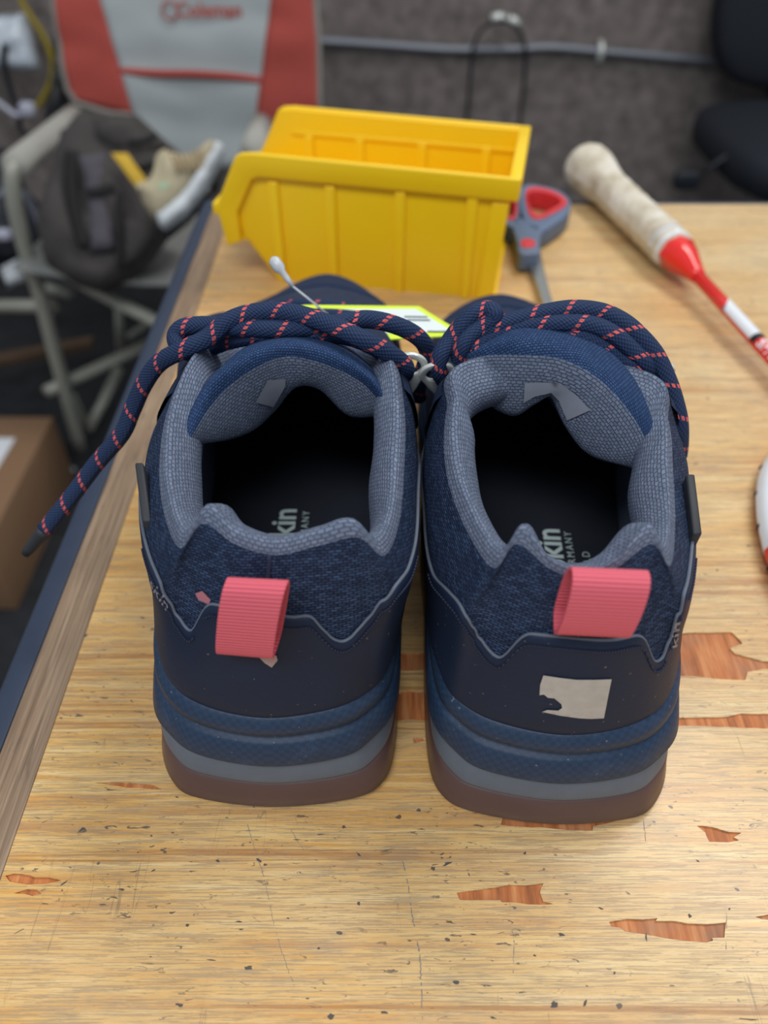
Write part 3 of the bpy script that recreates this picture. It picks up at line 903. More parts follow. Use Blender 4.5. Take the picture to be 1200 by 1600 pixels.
LEFT = dict(left=True, rim=1.0, bits=[('thread_remnant', [(307,926),(318,922),(331,936),(328,943),(312,936)], 'upper', FADED), ('frayed_end', [(404,1024),(432,1022),(434,1030),(425,1041),(414,1034)], 'counter', FRAY)], seam=2, toe=1.0, tz=1.0, spring=.5, heel=(-.0335, .109, 0), yaw=0.0, open_c=(-.029, .172), lean=0.0,
    label='left navy hiking shoe with long loose lace hanging over the bench edge',
    S=[(430,867,.0955),(367,850,.098),(318,818,.1005),(281,856,.0935),(256,800,.0905),(249,725,.090),(262,640,.0935),(300,562,.099),
       (-.022,.130,.090),(-.012,.138,.088),(.004,.142,.087),(.018,.138,.088),(.026,.130,.090),
       (615,560,.099),(632,640,.0935),(632,725,.090),(624,815,.0905),(600,868,.0935),(560,840,.100),(500,852,.098)],
    counter=[(250,898),(277,956),(302,986),(311,967),(323,946),(334,942),(400,955),(461,962),(484,960),(503,979),(526,1000),(545,994),(568,971),(602,929),(633,891)],
    tT=[(298,684,.090),(325,640,.094),(355,606,.098),(400,574,.103),(450,557,.106),(510,570,.104),(565,598,.099),(603,640,.091)],
    tO=[(290,655,.092),(315,608,.098),(340,580,.102),(385,545,.106),(450,531,.109),(525,545,.107),(582,588,.101),(609,634,.093)],
    tB=[(312,693,.083),(355,688,.078),(395,673,.077),(430,642,.081),(462,606,.092),(500,610,.090),(545,650,.082),(600,650,.084)],
    tlabel=[(398,627),(426,634),(446,601),(446,590),(418,592)],
    laces=[[(70,828,.040),(110,778,.050),(150,725,.061),(190,678,.072),(207,640,.080),(225,600,.089),(250,566,.097),(290,545,.103),(325,528,.106),(355,503,.110),(390,490,.112),(430,486,.113),(470,492,.113),(515,507,.112),(560,527,.110),(600,547,.105),(624,563,.100),(634,575,.096),(632,585,.091)],
           [(315,552,.098),(290,549,.100),(277,537,.102),(276,522,.104),(290,511,.106),(325,508,.107),(370,511,.108),(430,514,.109),(490,511,.109),(540,503,.109),(575,499,.108),(615,507,.106),(650,524,.101),(667,546,.094),(664,570,.087),(655,594,.079),(654,620,.068)],
           [(318,546,.096),(360,532,.101),(410,523,.106),(470,519,.107),(540,525,.106),(590,545,.101),(622,575,.095)]],
    tip=[(72,826,.0405),(40,865,.030)],
    hooks=[((640,556,.098),(640,617,.080), 1)],
    loop=dict(at=(-.0320,.1205,.0825), axis=(1,-.24,.20), out=(-.1,-1,-.05), up=(.20,.06,1), w=.0158, h=1.18),
    slabel=[(236,814,.083),(224,722,.088)],
    sprint=('skin', (233,912), (18,27), (9,-13)),
    print=[('skin', .0135, .02, 1.0, Vector((-.0346,.2190,.0230))), ('GERMANY', .0040, .0, 1.35, Vector((-.0293,.2180,.0230))), ('WILD', .0040, .0, 1.35, Vector((-.0243,.205,.0230)))])
RIGHT = dict(left=False, rim=.5, seam=0, toe=.93, tz=.90, spring=.2, heel=(.0503, .1037, 0), yaw=R(-3), open_c=(.052, .168), lean=0.0,
    label='right navy hiking shoe with silver patch on its heel',
    S=[(912,905,.0950),(860,889,.0970),(808,850,.1005),(768,886,.0935),(716,800,.0905),(695,720,.090),(698,640,.0935),(724,572,.099),
       (-.026,.130,.090),(-.018,.138,.088),(-.004,.142,.087),(.012,.138,.088),(.022,.130,.090),
       (1012,590,.099),(1045,660,.0935),(1052,740,.090),(1055,820,.0905),(1047,884,.0935),(1018,850,.1005),(962,888,.098)],
    counter=[(682,902),(717,937),(736,967),(759,1006),(784,1027),(797,1013),(812,994),(832,988),(870,992),(947,998),(985,992),(1002,992),(1012,1013),(1018,1031),(1035,1022),(1052,972),(1066,922)],
    tT=[(729,561,.100),(765,555,.103),(815,555,.106),(873,560,.106),(923,583,.104),(965,620,.100),(998,665,.094),(1016,705,.089)],
    tO=[(731,546,.101),(763,530,.105),(807,515,.109),(857,513,.109),(911,524,.107),(961,557,.104),(1003,610,.099),(1028,676,.092)],
    tB=[(730,592,.090),(760,630,.085),(802,650,.083),(836,632,.088),(862,622,.091),(888,670,.084),(923,712,.078),(985,731,.079)],
    tlabel=[(818,628),(820,597),(850,596),(876,597),(900,615),(924,640),(888,656),(875,625),(862,612),(835,618)],
    laces=[[(693,592,.090),(686,578,.095),(688,556,.100),(705,530,.104),(722,508,.108),(740,491,.111),(758,484,.112),(771,488,.112),(770,499,.110),(752,510,.108),(735,524,.106),(722,542,.103),(718,562,.098)],
           [(728,548,.101),(748,520,.106),(777,509,.108),(815,498,.110),(857,488,.112),(898,483,.113),(940,488,.112),(973,503,.110),(998,524,.107),(1023,553,.102),(1040,587,.096),(1052,620,.090),(1061,657,.083),(1062,690,.075),(1060,711,.068)],
           [(735,545,.102),(770,526,.105),(815,511,.108),(870,505,.110),(920,507,.110),(957,522,.108),(985,545,.104),(1007,566,.100),(1016,580,.096),(1017,590,.091)],
           [(835,508,.107),(890,520,.107),(930,535,.105),(965,557,.101),(990,575,.098),(1002,592,.093)]],
    hooks=[((681,572,.098),(689,622,.080), -1), ((1023,572,.098),(1030,622,.080), 1)],
    loop=dict(at=(.0500,.1165,.0935), axis=(1,-.06,.0), out=(-.06,-1,.0), up=(.06,.04,1), w=.0170, h=.92),
    slabel=[(1083,834,.083),(1072,740,.088)],
    sprint=('kin', (1056,1012), (5,-36), (-13,4)),
    patch=[[(849,1054),(875,1058),(901,1061),(928,1061),(955,1060),(949,1090),(943,1121),(924,1122),(904,1121),(875,1117),(847,1111),(855,1108),(872,1109),(878,1105),(877,1099),(866,1090),(856,1089),(850,1084),(843,1085),(844,1069)]],
    print=[('skin', .0135, .02, 1.0, Vector((.0672,.2078,.0230))), ('GERMANY', .0040, .0, 1.35, Vector((.0715,.2065,.0230))), ('WILD', .0040, .0, 1.35, Vector((.0766,.196,.0230)))])
build_shoe(LEFT)
build_shoe(RIGHT)

# ------------------------------------------------------------------ hang tag on the left shoe
tg = thing('price_tag', atz(560, 500, .085), 'fluorescent yellow price tag with white sticker, lying on the left shoe', 'tag')
def on(px, py, o=0):
    return atz(px, py, .086 - .000055*(px - 460) + o)
card = [on(456,486), on(463,481), on(476,478), on(560,479), on(655,480), on(690,502), on(714,516), on(708,526), on(620,531), on(560,535), on(480,515)]
prism('card', card, (0, 0, 1), .0005, TAGY, tg)
st = prism('sticker', [on(520,483,.0006), on(650,483,.0006), on(704,516,.0006), on(625,523,.0006), on(560,515,.0006)], (0, 0, 1), .0001, TAGW, tg)
parts = []
for y, x0, x1 in ((494, 632, 668), (499, 636, 672), (517, 668, 698)):
    v, f = prism_data([on(x0, y, .0009), on(x1, y+.5, .0009), on(x1, y+2, .0009), on(x0, y+1.5, .0009)], (0, 0, 1), .0001); parts.append((v, f, [(0, 0)]*8))
V, F, U = join_data(parts); obj('print_lines', V, F, INK, st)
p0, p1, p2 = atz(512, 491, .087), atz(457, 447, .097), atz(425, 403, .105)
tube('pin_thread', [p0, p0.lerp(p1, .5), p1], .0004, PINW, tg, 8)
tube('pin_head', [p1, p1.lerp(p2, .25), p1.lerp(p2, .5), p1.lerp(p2, .62), p1.lerp(p2, .9), p2], [.0007, .0011, .0012, .0022, .0022, .0011], PINW, tg, 10)

# ------------------------------------------------------------------ yellow storage bin
yaw = R(-11)
bo = Vector((-.1, .4575, 0))
bin_ = thing('storage_bin', bo + Vector((.08, .03, 0)), 'yellow plastic open-front storage bin on the bench behind the shoes', 'bin')
bu, bv = Vector((math.cos(yaw), math.sin(yaw), 0)), Vector((-math.sin(yaw), math.cos(yaw), 0))
BW = .088
Bp = lambda u, v, w: bo + bu*u + bv*v + Vector((0, 0, w))
side = [(.032, 0.001), (.168, 0.001), (.1735, .073), (.026, .0765), (.018, .0755), (.0145, .0715), (.001, .048), (0, .043), (.003, .022), (.0155, .0245)]
parts = []
def addp(poly, n, d):
    v, f = prism_data(poly, n, d); parts.append((v, f, [(0, 0)]*len(v)))
addp([Bp(u, .003, w) for u, w in side], bv, .0022)
addp([Bp(u, BW-.0052, w) for u, w in side], bv, .0022)
addp([Bp(.032, .003, 0.0), Bp(.171, .003, 0.0), Bp(.171, BW-.003, 0.0), Bp(.032, BW-.003, 0.0)], (0, 0, 1), .0025)
addp([Bp(.1665, .003, .001), Bp(.1685, .003, .001), Bp(.1738, .003, .0735), Bp(.1718, .003, .0735)], bv, BW-.006)
addp([Bp(.032, .003, .001), Bp(.034, .003, .001), Bp(.0035, .003, .0455), Bp(.001, .003, .0455)], bv, BW-.006)
V, F, U = join_data(parts)
o = obj('bin_body', V, F, YELLOW, bin_, False); add_bevel(o, .0006)
band = [(.003, .021), (0, .043), (.001, .048), (.0135, .0715), (.0155, .0748), (.019, .0768), (.026, .0775), (.1775, .0740), (.1775, .0615), (.0285, .0645), (.024, .063), (.0125, .043), (.0125, .0245)]
for v0 in (-.0005, BW - .0030):
    o = prism('rim', [Bp(u, v0, w) for u, w in band], bv, .0035, YELLOW, bin_, .0009)
o = prism('rim', [Bp(.1730, .000, .0625), Bp(.1777, .000, .0625), Bp(.1780, .000, .0742), Bp(.1710, .000, .0742)], bv, BW, YELLOW, bin_, .0008)
o = prism('rim', [Bp(-.003, .000, .040), Bp(.004, .000, .040), Bp(.003, .000, .048), Bp(-.003, .000, .047)], bv, BW, YELLOW, bin_, .0008)
for u in (.036, .070, .111, .152):
    prism('rib', [Bp(u-.0024, .0005, -.0002), Bp(u+.0024, .0005, -.0002), Bp(u+.0030, .0005, .062), Bp(u-.0030, .0005, .062)], bv, .003, YELLOW, bin_, .0008)
    prism('rib', [Bp(u-.0024, BW-.0075, .003), Bp(u+.0024, BW-.0075, .003), Bp(u+.0030, BW-.0075, .062), Bp(u-.0030, BW-.0075, .062)], bv, .003, YELLOW, bin_, .0008)
prism('inner_ledge', [Bp(.024, BW-.0065, .0615), Bp(.172, BW-.0065, .0590), Bp(.172, BW-.0065, .0620), Bp(.026, BW-.0065, .0645)], bv, .002, YELLOW, bin_, .0005)
prism('corner_post', [Bp(.159, .0012, .0), Bp(.169, .0012, .0), Bp(.1725, .0012, .060), Bp(.163, .0012, .060)], bv, .002, YELLOW, bin_, .0008)

# ------------------------------------------------------------------ scissors
sci = thing('scissors', (.098, .48, 0), 'scissors with blue-grey and red handles on the bench beside the yellow bin', 'scissors')
zt = .0135
def pz(l, z, n=4): return cr([atz(a, b, zt) - Vector((0, 0, zt - z)) for a, b in l], n, True)
ro = [(812,300),(822,288),(848,290),(875,298),(891,313),(888,332),(866,350),(845,360),(826,352),(815,330)]
ri = [(821,302),(828,293),(848,294),(872,302),(886,314),(880,324),(862,334),(843,342),(829,338),(823,322)]
rj = [(824,306),(831,299),(848,300),(868,307),(877,315),(872,321),(858,329),(843,335),(833,331),(827,320)]
ring_prism('handle', pz(ro, .001), pz(ri, .001), (0, 0, 1), .0125, SCGREY, sci, .001)
ring_prism('grip_insert', pz(ri, .0005), pz(rj, .0005), (0, 0, 1), .0135, SCRED, sci, .0006)
lo_ = [(809,297),(812,315),(812,335),(806,350),(794,352),(784,338),(778,318),(778,296),(786,284),(801,284)]
li = [(805,300),(808,315),(808,332),(803,342),(795,343),(788,334),(783,318),(783,300),(789,291),(799,291)]
lj = [(801,304),(804,316),(804,330),(801,337),(796,338),(791,331),(787,318),(787,304),(791,297),(798,297)]
ring_prism('handle', pz(lo_, .001), pz(li, .001), (0, 0, 1), .0125, SCGREY, sci, .001)
ring_prism('grip_insert', pz(li, .0005), pz(lj, .0005), (0, 0, 1), .0135, SCRED, sci, .0006)
prism('neck', pz([(800,346),(815,340),(826,348),(848,358),(843,372),(844,393),(834,396),(812,396),(808,378)], .002, 3), (0, 0, 1), .0115, SCGREY, sci, .001)
prism('pivot_cap', pz([(813,380),(818,374),(830,374),(837,380),(834,386),(818,387)], zt - .001, 3), (0, 0, 1), .0016, SCRED, sci, .0005)
def blade(name, l, z, th): prism(name, [atz(a, b, z) for a, b in l], (0, 0, 1), th, STEEL, sci, .0004)
blade('blade', [(819,392),(843,392),(853,440),(866,486),(868,510),(862,514),(845,470),(830,425)], .0045, .0018)
blade('blade', [(813,394),(832,394),(842,440),(860,490),(862,512),(850,488),(832,440)], .0022, .0018)

# ------------------------------------------------------------------ badminton racket
rk = thing('badminton_racket', (.19, .42, 0), 'badminton racket with worn white grip and red shaft at the right of the bench', 'racket')
A0 = Vector((.1525, .600, .0175)); A1 = Vector((.183, .461, .0155)); A2 = Vector((.2145, .292, .0085))
dirr = (A1 - A0).normalized()
def alongA(t): return A0 + dirr*t
gl = (A1 - A0).length
pts = [-.004, -.001, .004, .010, .018, .026, .034]; rs = [.0115, .0165, .0180, .0180, .0170, .0156, .0142]
k = 0
t = .040
while t < gl - .004:
    pts.append(t); rs.append(.0134 - .0012*t/gl + (.0004 if k % 3 == 0 else -.0001)); t += .0045; k += 1
pts += [gl - .003, gl]; rs += [.0122, .0115]
grip = tube('grip', [alongA(t) for t in pts], rs, GRIP, rk, 16)
tube('grip_collar', [A1 - dirr*.012, A1 - dirr*.001], [.0128, .0121], WHITE, rk, 16)
d2 = (A2 - A1).normalized()
tube('cone', [A1 - d2*.001, A1 + d2*.002, A1 + d2*.012, A1 + d2*.028, A1 + d2*.032], [.0105, .0115, .0098, .0052, .0045], RED, rk, 8)
sh = tube('shaft', [A1 + d2*.028, A1.lerp(A2, .5), A2], .0040, RED, rk, 12)
nS = (EYE - A1.lerp(A2, .6)).normalized(); sS = d2.cross(nS).normalized()
if sS.x < 0: sS = -sS
def shaft_pt(t, a, r=.0042):
    q = A1.lerp(A2, t); nn = (nS - d2*nS.dot(d2)).normalized()
    return q + (nn*math.cos(a) + sS*math.sin(a))*r
def shaft_wrap(name, t0, t1, a0, a1, mat, r=.0042, taper=0.0):
    rows = [[shaft_pt(t0 + (t1-t0)*i/6 + taper*(j/8 if i == 0 else 0), a0 + (a1-a0)*j/8, r) for j in range(9)] for i in range(7)]
    return grid(name, rows, mat, sh)
shaft_wrap('white_stripe', .36, .575, 1.5, -.5, WHITE, taper=.06)
shaft_wrap('black_mark', .575, .60, 1.4, -.6, BLACK, .0043)
V, F = text_data('SPPPRA', .0085, .03, .95)
VV = []
for v in V: VV.append(shaft_pt(.61 + v.x/(A2-A1).length, -.35 + v.y/.0042*1.0, .0043))
obj('shaft_print', VV, F, WHITE, sh, False)
# egg shaped head
hc = A2 + Vector((d2.x, d2.y, 0)).normalized()*.137; hc.z = .0062
ha = Vector((d2.x, d2.y, 0)).normalized(); hb = Vector((ha.y, -ha.x, 0))
head = []
for k in range(72):
    a = 2*math.pi*k/72
    head.append(hc + ha*(-math.cos(a))*.136 + hb*math.sin(a)*.080)
fr = tube('frame', head, .0055, RED, rk, 12, 0, True)
def frame_arc(name, k0, k1, r, mat, off=Vector((0, 0, 0))): tube(name, [head[k % 72] + off for k in range(k0, k1+1)], r, mat, fr, 10)
frame_arc('white_band', 6, 12, .0059, WHITE, Vector((0, 0, .0006)))
frame_arc('white_band', 20, 27, .0059, WHITE, Vector((0, 0, .0006)))
tube('throat', [A2 - d2*.012, A2 - d2*.004, A2 + d2*.003], [.0045, .0062, .0058], WHITE, rk, 12)
parts = []; gp = []
for k in range(1, 18):
    y = -.136 + .272*k/18; hw = .080*math.sqrt(max(0, 1 - (y/.136)**2))
    parts.append(tube_data([hc + ha*y - hb*hw, hc + ha*y + hb*hw], .0004, 4))
for k in range(1, 16):
    x = -.080 + .160*k/16; hl = .136*math.sqrt(max(0, 1 - (x/.080)**2))
    parts.append(tube_data([hc + hb*x - ha*hl, hc + hb*x + ha*hl], .0004, 4))
V, F, U = join_data(parts); o = obj('strings', V, F, WHITE, rk); o['kind'] = 'stuff'
for k in range(5, 30, 2):
    d = (head[k] - hc).normalized()
    tube('grommet', [head[k] + d*.0048, head[k] + d*.0068], .0014, BLACK, fr, 8)

# ------------------------------------------------------------------ things on the back wall
YW = 1.985
cn = thing('wall_conduit', aty(720, 77, YW), 'grey conduit running across the carpeted wall behind the yellow bin', 'conduit')
tube('pipe', [aty(x, y, YW) for x, y in ((250,52),(400,58),(505,64),(600,70),(700,77),(800,77),(860,74),(935,80),(1050,90),(1155,100),(1300,114))], .0095, CONDUIT, cn, 10, 6)
p = aty(938, 80, YW)
tube('pipe_clip', [p + Vector((0, .012, -.022)), p + Vector((0, -.006, -.018)), p + Vector((0, -.012, 0)), p + Vector((0, -.006, .014)), p + Vector((0, .012, .018))], .006, SILVER, cn, 8, 4, False, .6)
YH = 1.94
wh = thing('wire_hoop', aty(778, 60, YH), 'dark hanging cable hoop on the wall above the yellow bin', 'hoop')
tube('cord', [aty(x, y, YH) for x, y in ((725,235),(729,190),(734,130),(738,85),(745,58),(760,40),(782,33),(804,40),(817,60),(821,85),(819,130),(812,190),(808,240))], .0042, BCABLE, wh, 8, 6)
for a, b in (((768,28),(786,25)), ((796,28),(810,37))):
    q0, q1 = aty(*a, YH), aty(*b, YH); tube('metal_sleeve', [q0, q0.lerp(q1, .5), q1], [.0075, .009, .0075], SILVER, wh, 10)
tube('wall_hook', [aty(790, 22, 2.0), aty(790, 27, YH), aty(790, 33, YH)], .004, SILVER, wh, 8)

# ------------------------------------------------------------------ office chair, right
oc_ = thing('office_chair', (.88, 1.75, FLOOR), 'dark office chair by the carpeted wall, top right', 'chair')
def slab(name, c, sx, sy, sz, mat, parent, rx=0.0, e=.35):
    V, F = [], []; nu, nv = 32, 14
    m3 = Matrix.Rotation(rx, 3, 'X')
    for i in range(nv+1):
        ph = -math.pi/2 + math.pi*i/nv
        for j in range(nu):
            th = 2*math.pi*j/nu; s = lambda a, p: math.copysign(abs(a)**p, a)
            V.append(Vector(c) + m3 @ Vector((sx*s(math.cos(ph), .5)*s(math.cos(th), e), sy*s(math.cos(ph), .5)*s(math.sin(th), e), sz*s(math.sin(ph), .6))))
    for i in range(nv):
        for j in range(nu): F.append((i*nu+j, i*nu+(j+1) % nu, (i+1)*nu+(j+1) % nu, (i+1)*nu+j))
    return obj(name, V, F, mat, parent)
slab('seat', (.93, 1.68, -.335), .25, .25, .055, CHAIRBLK, oc_, R(-2), .5)
slab('backrest', (.935, 1.90, -.035), .245, .045, .24, CHAIRBLK, oc_, R(-6), .4)
tube('back_bracket', [(.9, 1.75, -.32), (.9, 1.93, -.31), (.9, 1.945, -.1)], .022, CHAIRPL, oc_, 10, 6)
tube('gas_column', [(.885, 1.72, -.62), (.885, 1.72, -.31)], .028, CHAIRPL, oc_, 14)
l0, l1, l2 = aty(1165, 225, 1.62), aty(1100, 268, 1.58), aty(1050, 292, 1.56)
lv = tube('height_lever', [l0 + Vector((.06, .04, .02)), l0, l1], .006, CHAIRPL, oc_, 8)
slab('lever_paddle', l1.lerp(l2, .55), .026, .012, .019, CHAIRPL, lv)
for k in range(5):
    a = 2*math.pi*k/5 + .5; d = Vector((math.cos(a), math.sin(a), 0)); c0 = Vector((.885, 1.70, -.63))
    if abs((c0 + d*.25).y) > 1.93: d = d*.9
    lg = tube('base_arm', [c0, c0 + d*.14 + Vector((0, 0, -.01)), c0 + d*.24 + Vector((0, 0, -.025))], [.026, .02, .015], CHAIRPL, oc_, 10)
    q = c0 + d*.24; sdv = Vector((-d.y, d.x, 0))
    tube('caster', [Vector((q.x, q.y, FLOOR + .026)) - sdv*.02, Vector((q.x, q.y, FLOOR + .026)) + sdv*.02], .026, BLACK, lg, 14)

# ------------------------------------------------------------------ camp chair, left
cc = thing('camp_chair', (-.34, 1.25, FLOOR), 'folding camp chair with red and pale grey backrest, left of the bench', 'chair')
BN = Vector((0, -1, .30)).normalized(); BP0 = Vector((-.34, 1.43, -.2))
def back_pt(px, py, bulge=0.0):
    p = atplane(px, py, BP0, BN)
    s = .012*noise.noise(Vector((p.x*5, p.z*16, 3))) + .004*noise.noise(Vector((p.x*14, p.z*30, 9)))
    return p + BN*(s - bulge)
def span(l, y):                                     # x on a boundary line at picture row y
    for (x0, y0), (x1, y1) in zip(l, l[1:]):
        if y0 <= y <= y1: return x0 + (x1-x0)*(y-y0)/(y1-y0)
    return l[-1][0] if y > l[-1][1] else l[0][0]
b0 = [(70,-160),(84,0),(94,85),(106,150),(112,178)]
b1 = [(118,-160),(152,0),(180,100),(203,182)]
b2 = [(432,-160),(421,0),(407,110),(397,182)]
b3 = [(486,-160),(493,0),(498,66),(500,182)]
def panel(name, l, r, y0, y1, mat, n=14, bl=0, br=0):
    rows = []
    for i in range(33):
        row = []
        for j in range(n+1):
            t = j/n; ya = y0 + (y1 + bl*(1-t) + br*t - y0)*i/32
            xa = span(l, ya)*(1-t) + span(r, ya)*t
            row.append(back_pt(xa, ya, .035*math.sin(math.pi*max(0, min(1, (xa-90)/410)))))
        rows.append(row)
    o = grid(name, rows, mat, cc)
    m = o.modifiers.new('cloth', 'SOLIDIFY'); m.thickness = .004
    return o
bl_ = panel('backrest_side', b0, b1, -160, 178, CHRED, 8, -24, 2)
bl_['label'] = 'red side panel of the backrest'
br_ = panel('backrest_side', b2, b3, -160, 206, CHRED, 8, 0, -2); br_['label'] = 'red side panel of the backrest'
bc_ = panel('backrest_panel', b1, b2, -160, 262, CHGREY, 26); bc_['label'] = 'pale grey middle panel of the backrest'
tube('piping', [back_pt(x, y, .028) - Vector((0, .006, 0)) for x, y in ((182,108),(240,112),(300,113),(360,117),(405,123))], .006, CHRED, bc_, 8, 6)
V, F = text_data('Coleman', .042, .02)
base = atplane(270, 24, BP0, BN)
upv = Vector((0, .30, 1)).normalized()
obj('logo_print', [base + Vector((1, 0, 0))*v.x*.72 + upv*v.y*.72 + BN*(-.024) for v in V], F, CHRED, bc_, False)
lc = atplane(260, 14, BP0, BN) - BN*.022
tube('logo_ring', [lc + Vector((.013*math.cos(a), 0, 0)) + upv*.013*math.sin(a) for a in [2*math.pi*k/20 for k in range(20)]], .0018, CHRED, bc_, 6, 0, True)
edge_l = [back_pt(span(b0, y), y, 0) for y in range(-160, 151, 15)] + [back_pt(118, 160), back_pt(140, 168), back_pt(172, 178), back_pt(205, 180)]
tube('binding', edge_l, .005, PIPE, cc, 8)
edge_r = [back_pt(span(b3, y), y, 0) for y in range(-160, 200, 15)]
tube('binding', edge_r, .005, PIPE, cc, 8)
# back posts behind the cloth
for l, f, sgx in ((b0, (120, 215), 1), (b3, (496, 250), -1)):
    tp = atplane(span(l, -160), -160, BP0, BN) + Vector((sgx*.02, .03, 0)); q = aty(f[0], f[1], 1.45) + Vector((sgx*.02, 0, 0))
    tube('back_post', [tp, tp.lerp(q, .5), q, Vector((q.x, 1.40, -.42))], .010, TUBEM, cc, 10)
# seat cloth
rows = []
for i in range(13):
    t = i/12; row = []
    for j in range(15):
        s = j/14; x = -.545 + .425*s; y = 1.41 - .345*t
        row.append(Vector((x, y, -.315 + .02*t - .035*math.sin(math.pi*s)*(1-.3*t) + .004*noise.noise(Vector((x*9, y*9, 1))))))
    rows.append(row)
o = grid('seat', rows, CHSEAT, cc); m = o.modifiers.new('cloth', 'SOLIDIFY'); m.thickness = .004
# arms, legs and braces of round tube
f0 = Vector((-.52, 1.107, -.17)); foot = Vector((-.592, 1.156, FLOOR + .012))
def leg_pt(px, py, Y): return aty(px, py, Y)
tube('front_leg', [leg_pt(22,258,1.118), leg_pt(19,272,1.108), leg_pt(23,320,1.105), leg_pt(38,385,1.11), leg_pt(62,460,1.12), leg_pt(88,560,1.135), leg_pt(127,704,1.156)], .0115, TUBEM, cc, 12, 6)
pa, pb = aty(22, 260, 1.112), aty(116, 184, 1.37)
tube('arm_sleeve', [pa - (pb-pa)*.0, pa.lerp(pb, .3), pa.lerp(pb, .7), pb], .019, FOAM, cc, 16)
qa, qb = aty(396, 236, 1.14), aty(408, 196, 1.40)
tube('arm_sleeve', [qa, qa.lerp(qb, .5), qb], .019, FOAM, cc, 16)
tube('front_leg', [qa, Vector((-.112, 1.10, -.25)), Vector((-.105, 1.14, FLOOR + .012))], .0115, TUBEM, cc, 12, 6)
tube('seat_rail', [aty(88,418,1.16), aty(125,440,1.14), aty(165,463,1.12), aty(240,500,1.09), aty(300,528,1.06)], .0105, TUBEM, cc, 12, 4)
tube('seat_rail', [aty(62,447,1.19), aty(110,458,1.16)], .0095, TUBEM, cc, 12)
tube('brace', [aty(72,612,1.125), aty(160,572,1.23), aty(245,532,1.33)], .0105, TUBEM, cc, 12)
tube('brace', [aty(137,672,1.20), aty(160,630,1.25), aty(186,575,1.31)], .0095, TUBEM, cc, 12)
tube('brace', [aty(112,618,1.18), aty(126,650,1.20), aty(137,672,1.20)], .0085, TUBEM, cc, 12)
tube('rear_leg', [aty(185,478,1.36), aty(189,560,1.40)], .008, TUBEM, cc, 12)
tube('brace', [aty(200,526,1.36), aty(245,496,1.42)], .006, TUBEM, cc, 10)
tube('brace', [aty(-40,478,1.22), aty(84,478,1.17)], .011, TUBEM, cc, 12)
tube('brace', [aty(78,470,1.165), aty(86,486,1.165)], .010, TUBEM, cc, 12)

# ------------------------------------------------------------------ backpack on the camp chair
PN = Vector((.1, -1, .60)).normalized(); PP0 = aty(190, 320, 1.13)
bp = thing('backpack', (-.40, 1.22, -.33), 'dark grey backpack slumped on the camp chair seat', 'bag')
outline = [(132,176),(215,180),(250,212),(290,246),(318,290),(300,345),(262,376),(240,408),(206,440),(168,460),(120,446),(72,412),(60,345),(86,262),(96,212)]
pillow('pack_body', outline, PP0, PN, .060, PACK, bp, 12, 45, .014, 22, .9)
PN2 = PN
def on_pack(px, py, h): return atplane(px, py, PP0 + PN*h, PN)
def strap(name, pts, w, mat, h=.066, th=.004):
    P3 = cr([on_pack(x, y, h) for x, y in pts], 5); rows = [[], []]
    for i, p in enumerate(P3):
        t = (P3[min(i+1, len(P3)-1)] - P3[max(i-1, 0)]).normalized(); s = t.cross(PN).normalized()
        rows[0].append(p - s*w/2); rows[1].append(p + s*w/2)
    o = grid(name, rows, mat, bp); m = o.modifiers.new('web', 'SOLIDIFY'); m.thickness = th
    return o
pillow('front_pocket', [(118,238),(170,232),(180,300),(182,395),(140,400),(135,310)], PP0 + PN*.052, PN, .016, PACKL, bp, 12, 14, .003, 40)
pillow('side_pocket', [(190,330),(235,340),(245,375),(210,415),(190,420),(188,380)], PP0 + PN*.045, PN, .014, PACK, bp, 12, 14, .003, 40)
pillow('top_flap', [(140,182),(208,184),(240,214),(270,240),(215,248),(160,232),(146,210)], PP0 + PN*.046, PN, .022, PACK, bp, 12, 18, .005, 35)
strap('shoulder_strap', [(112,235),(110,290),(118,340),(132,385)], .018, PACKD)
strap('shoulder_strap', [(185,300),(186,350),(185,420)], .008, PACKD, .068)
strap('buckle_strap', [(138,302),(178,292)], .012, PACKD, .073)
strap('top_seam', [(200,222),(225,218),(245,210)], .006, PACKD, .070)
strap('top_seam', [(216,262),(245,252)], .005, PACKD, .066)

ys = thing('yellow_strap', on_pack(205, 265, .08), 'yellow webbing strap lying on the dark backpack beside the beige sneaker', 'strap')
pl = [on_pack(x, y, .079) for x, y in ((174,240),(200,240),(212,258),(234,288),(214,294),(192,264))]
prism('webbing', pl, PN, .004, YSTRAP, ys, .001)

# ------------------------------------------------------------------ beige sneaker on the backpack
SN = Vector((.15, -1, .65)).normalized(); SP0 = on_pack(280, 300, .105)
snk = thing('sneaker', SP0 - SN*.02, 'beige knit sneaker with white sole tipped on the backpack', 'shoe')
pillow('sole', [(243,333),(256,328),(284,303),(308,270),(332,233),(338,219),(349,226),(351,238),(336,270),(314,309),(290,339),(258,361),(249,353)], SP0 + SN*.024, SN, .022, OFFWHITE, snk, 6, 10, .003, 60, 2.0)
pillow('upper', [(213,292),(232,287),(244,272),(250,244),(262,237),(280,241),(305,240),(322,222),(336,219),(342,232),(330,262),(306,294),(280,322),(258,340),(242,346),(226,322)], SP0 + SN*.006, SN, .034, BEIGE, snk, 6, 26, .004, 60, 1.0)
pillow('outsole', [(252,362),(278,350),(306,324),(330,294),(347,262),(352,268),(338,300),(312,332),(284,358),(258,374)], SP0 - SN*.004, SN, .016, BLACK, snk, 6, 8, 0, 60, 1.0)
for k in range(7):
    x = 268 + k*8.0
    tube('lace', [atplane(x, 241 + (2 if k < 4 else -k), SP0 + SN*.034, SN), atplane(x + 5, 254, SP0 + SN*.0415, SN), atplane(x + 10, 270 - k, SP0 + SN*.0425, SN)], .0024, BEIGED, snk, 6, 3)
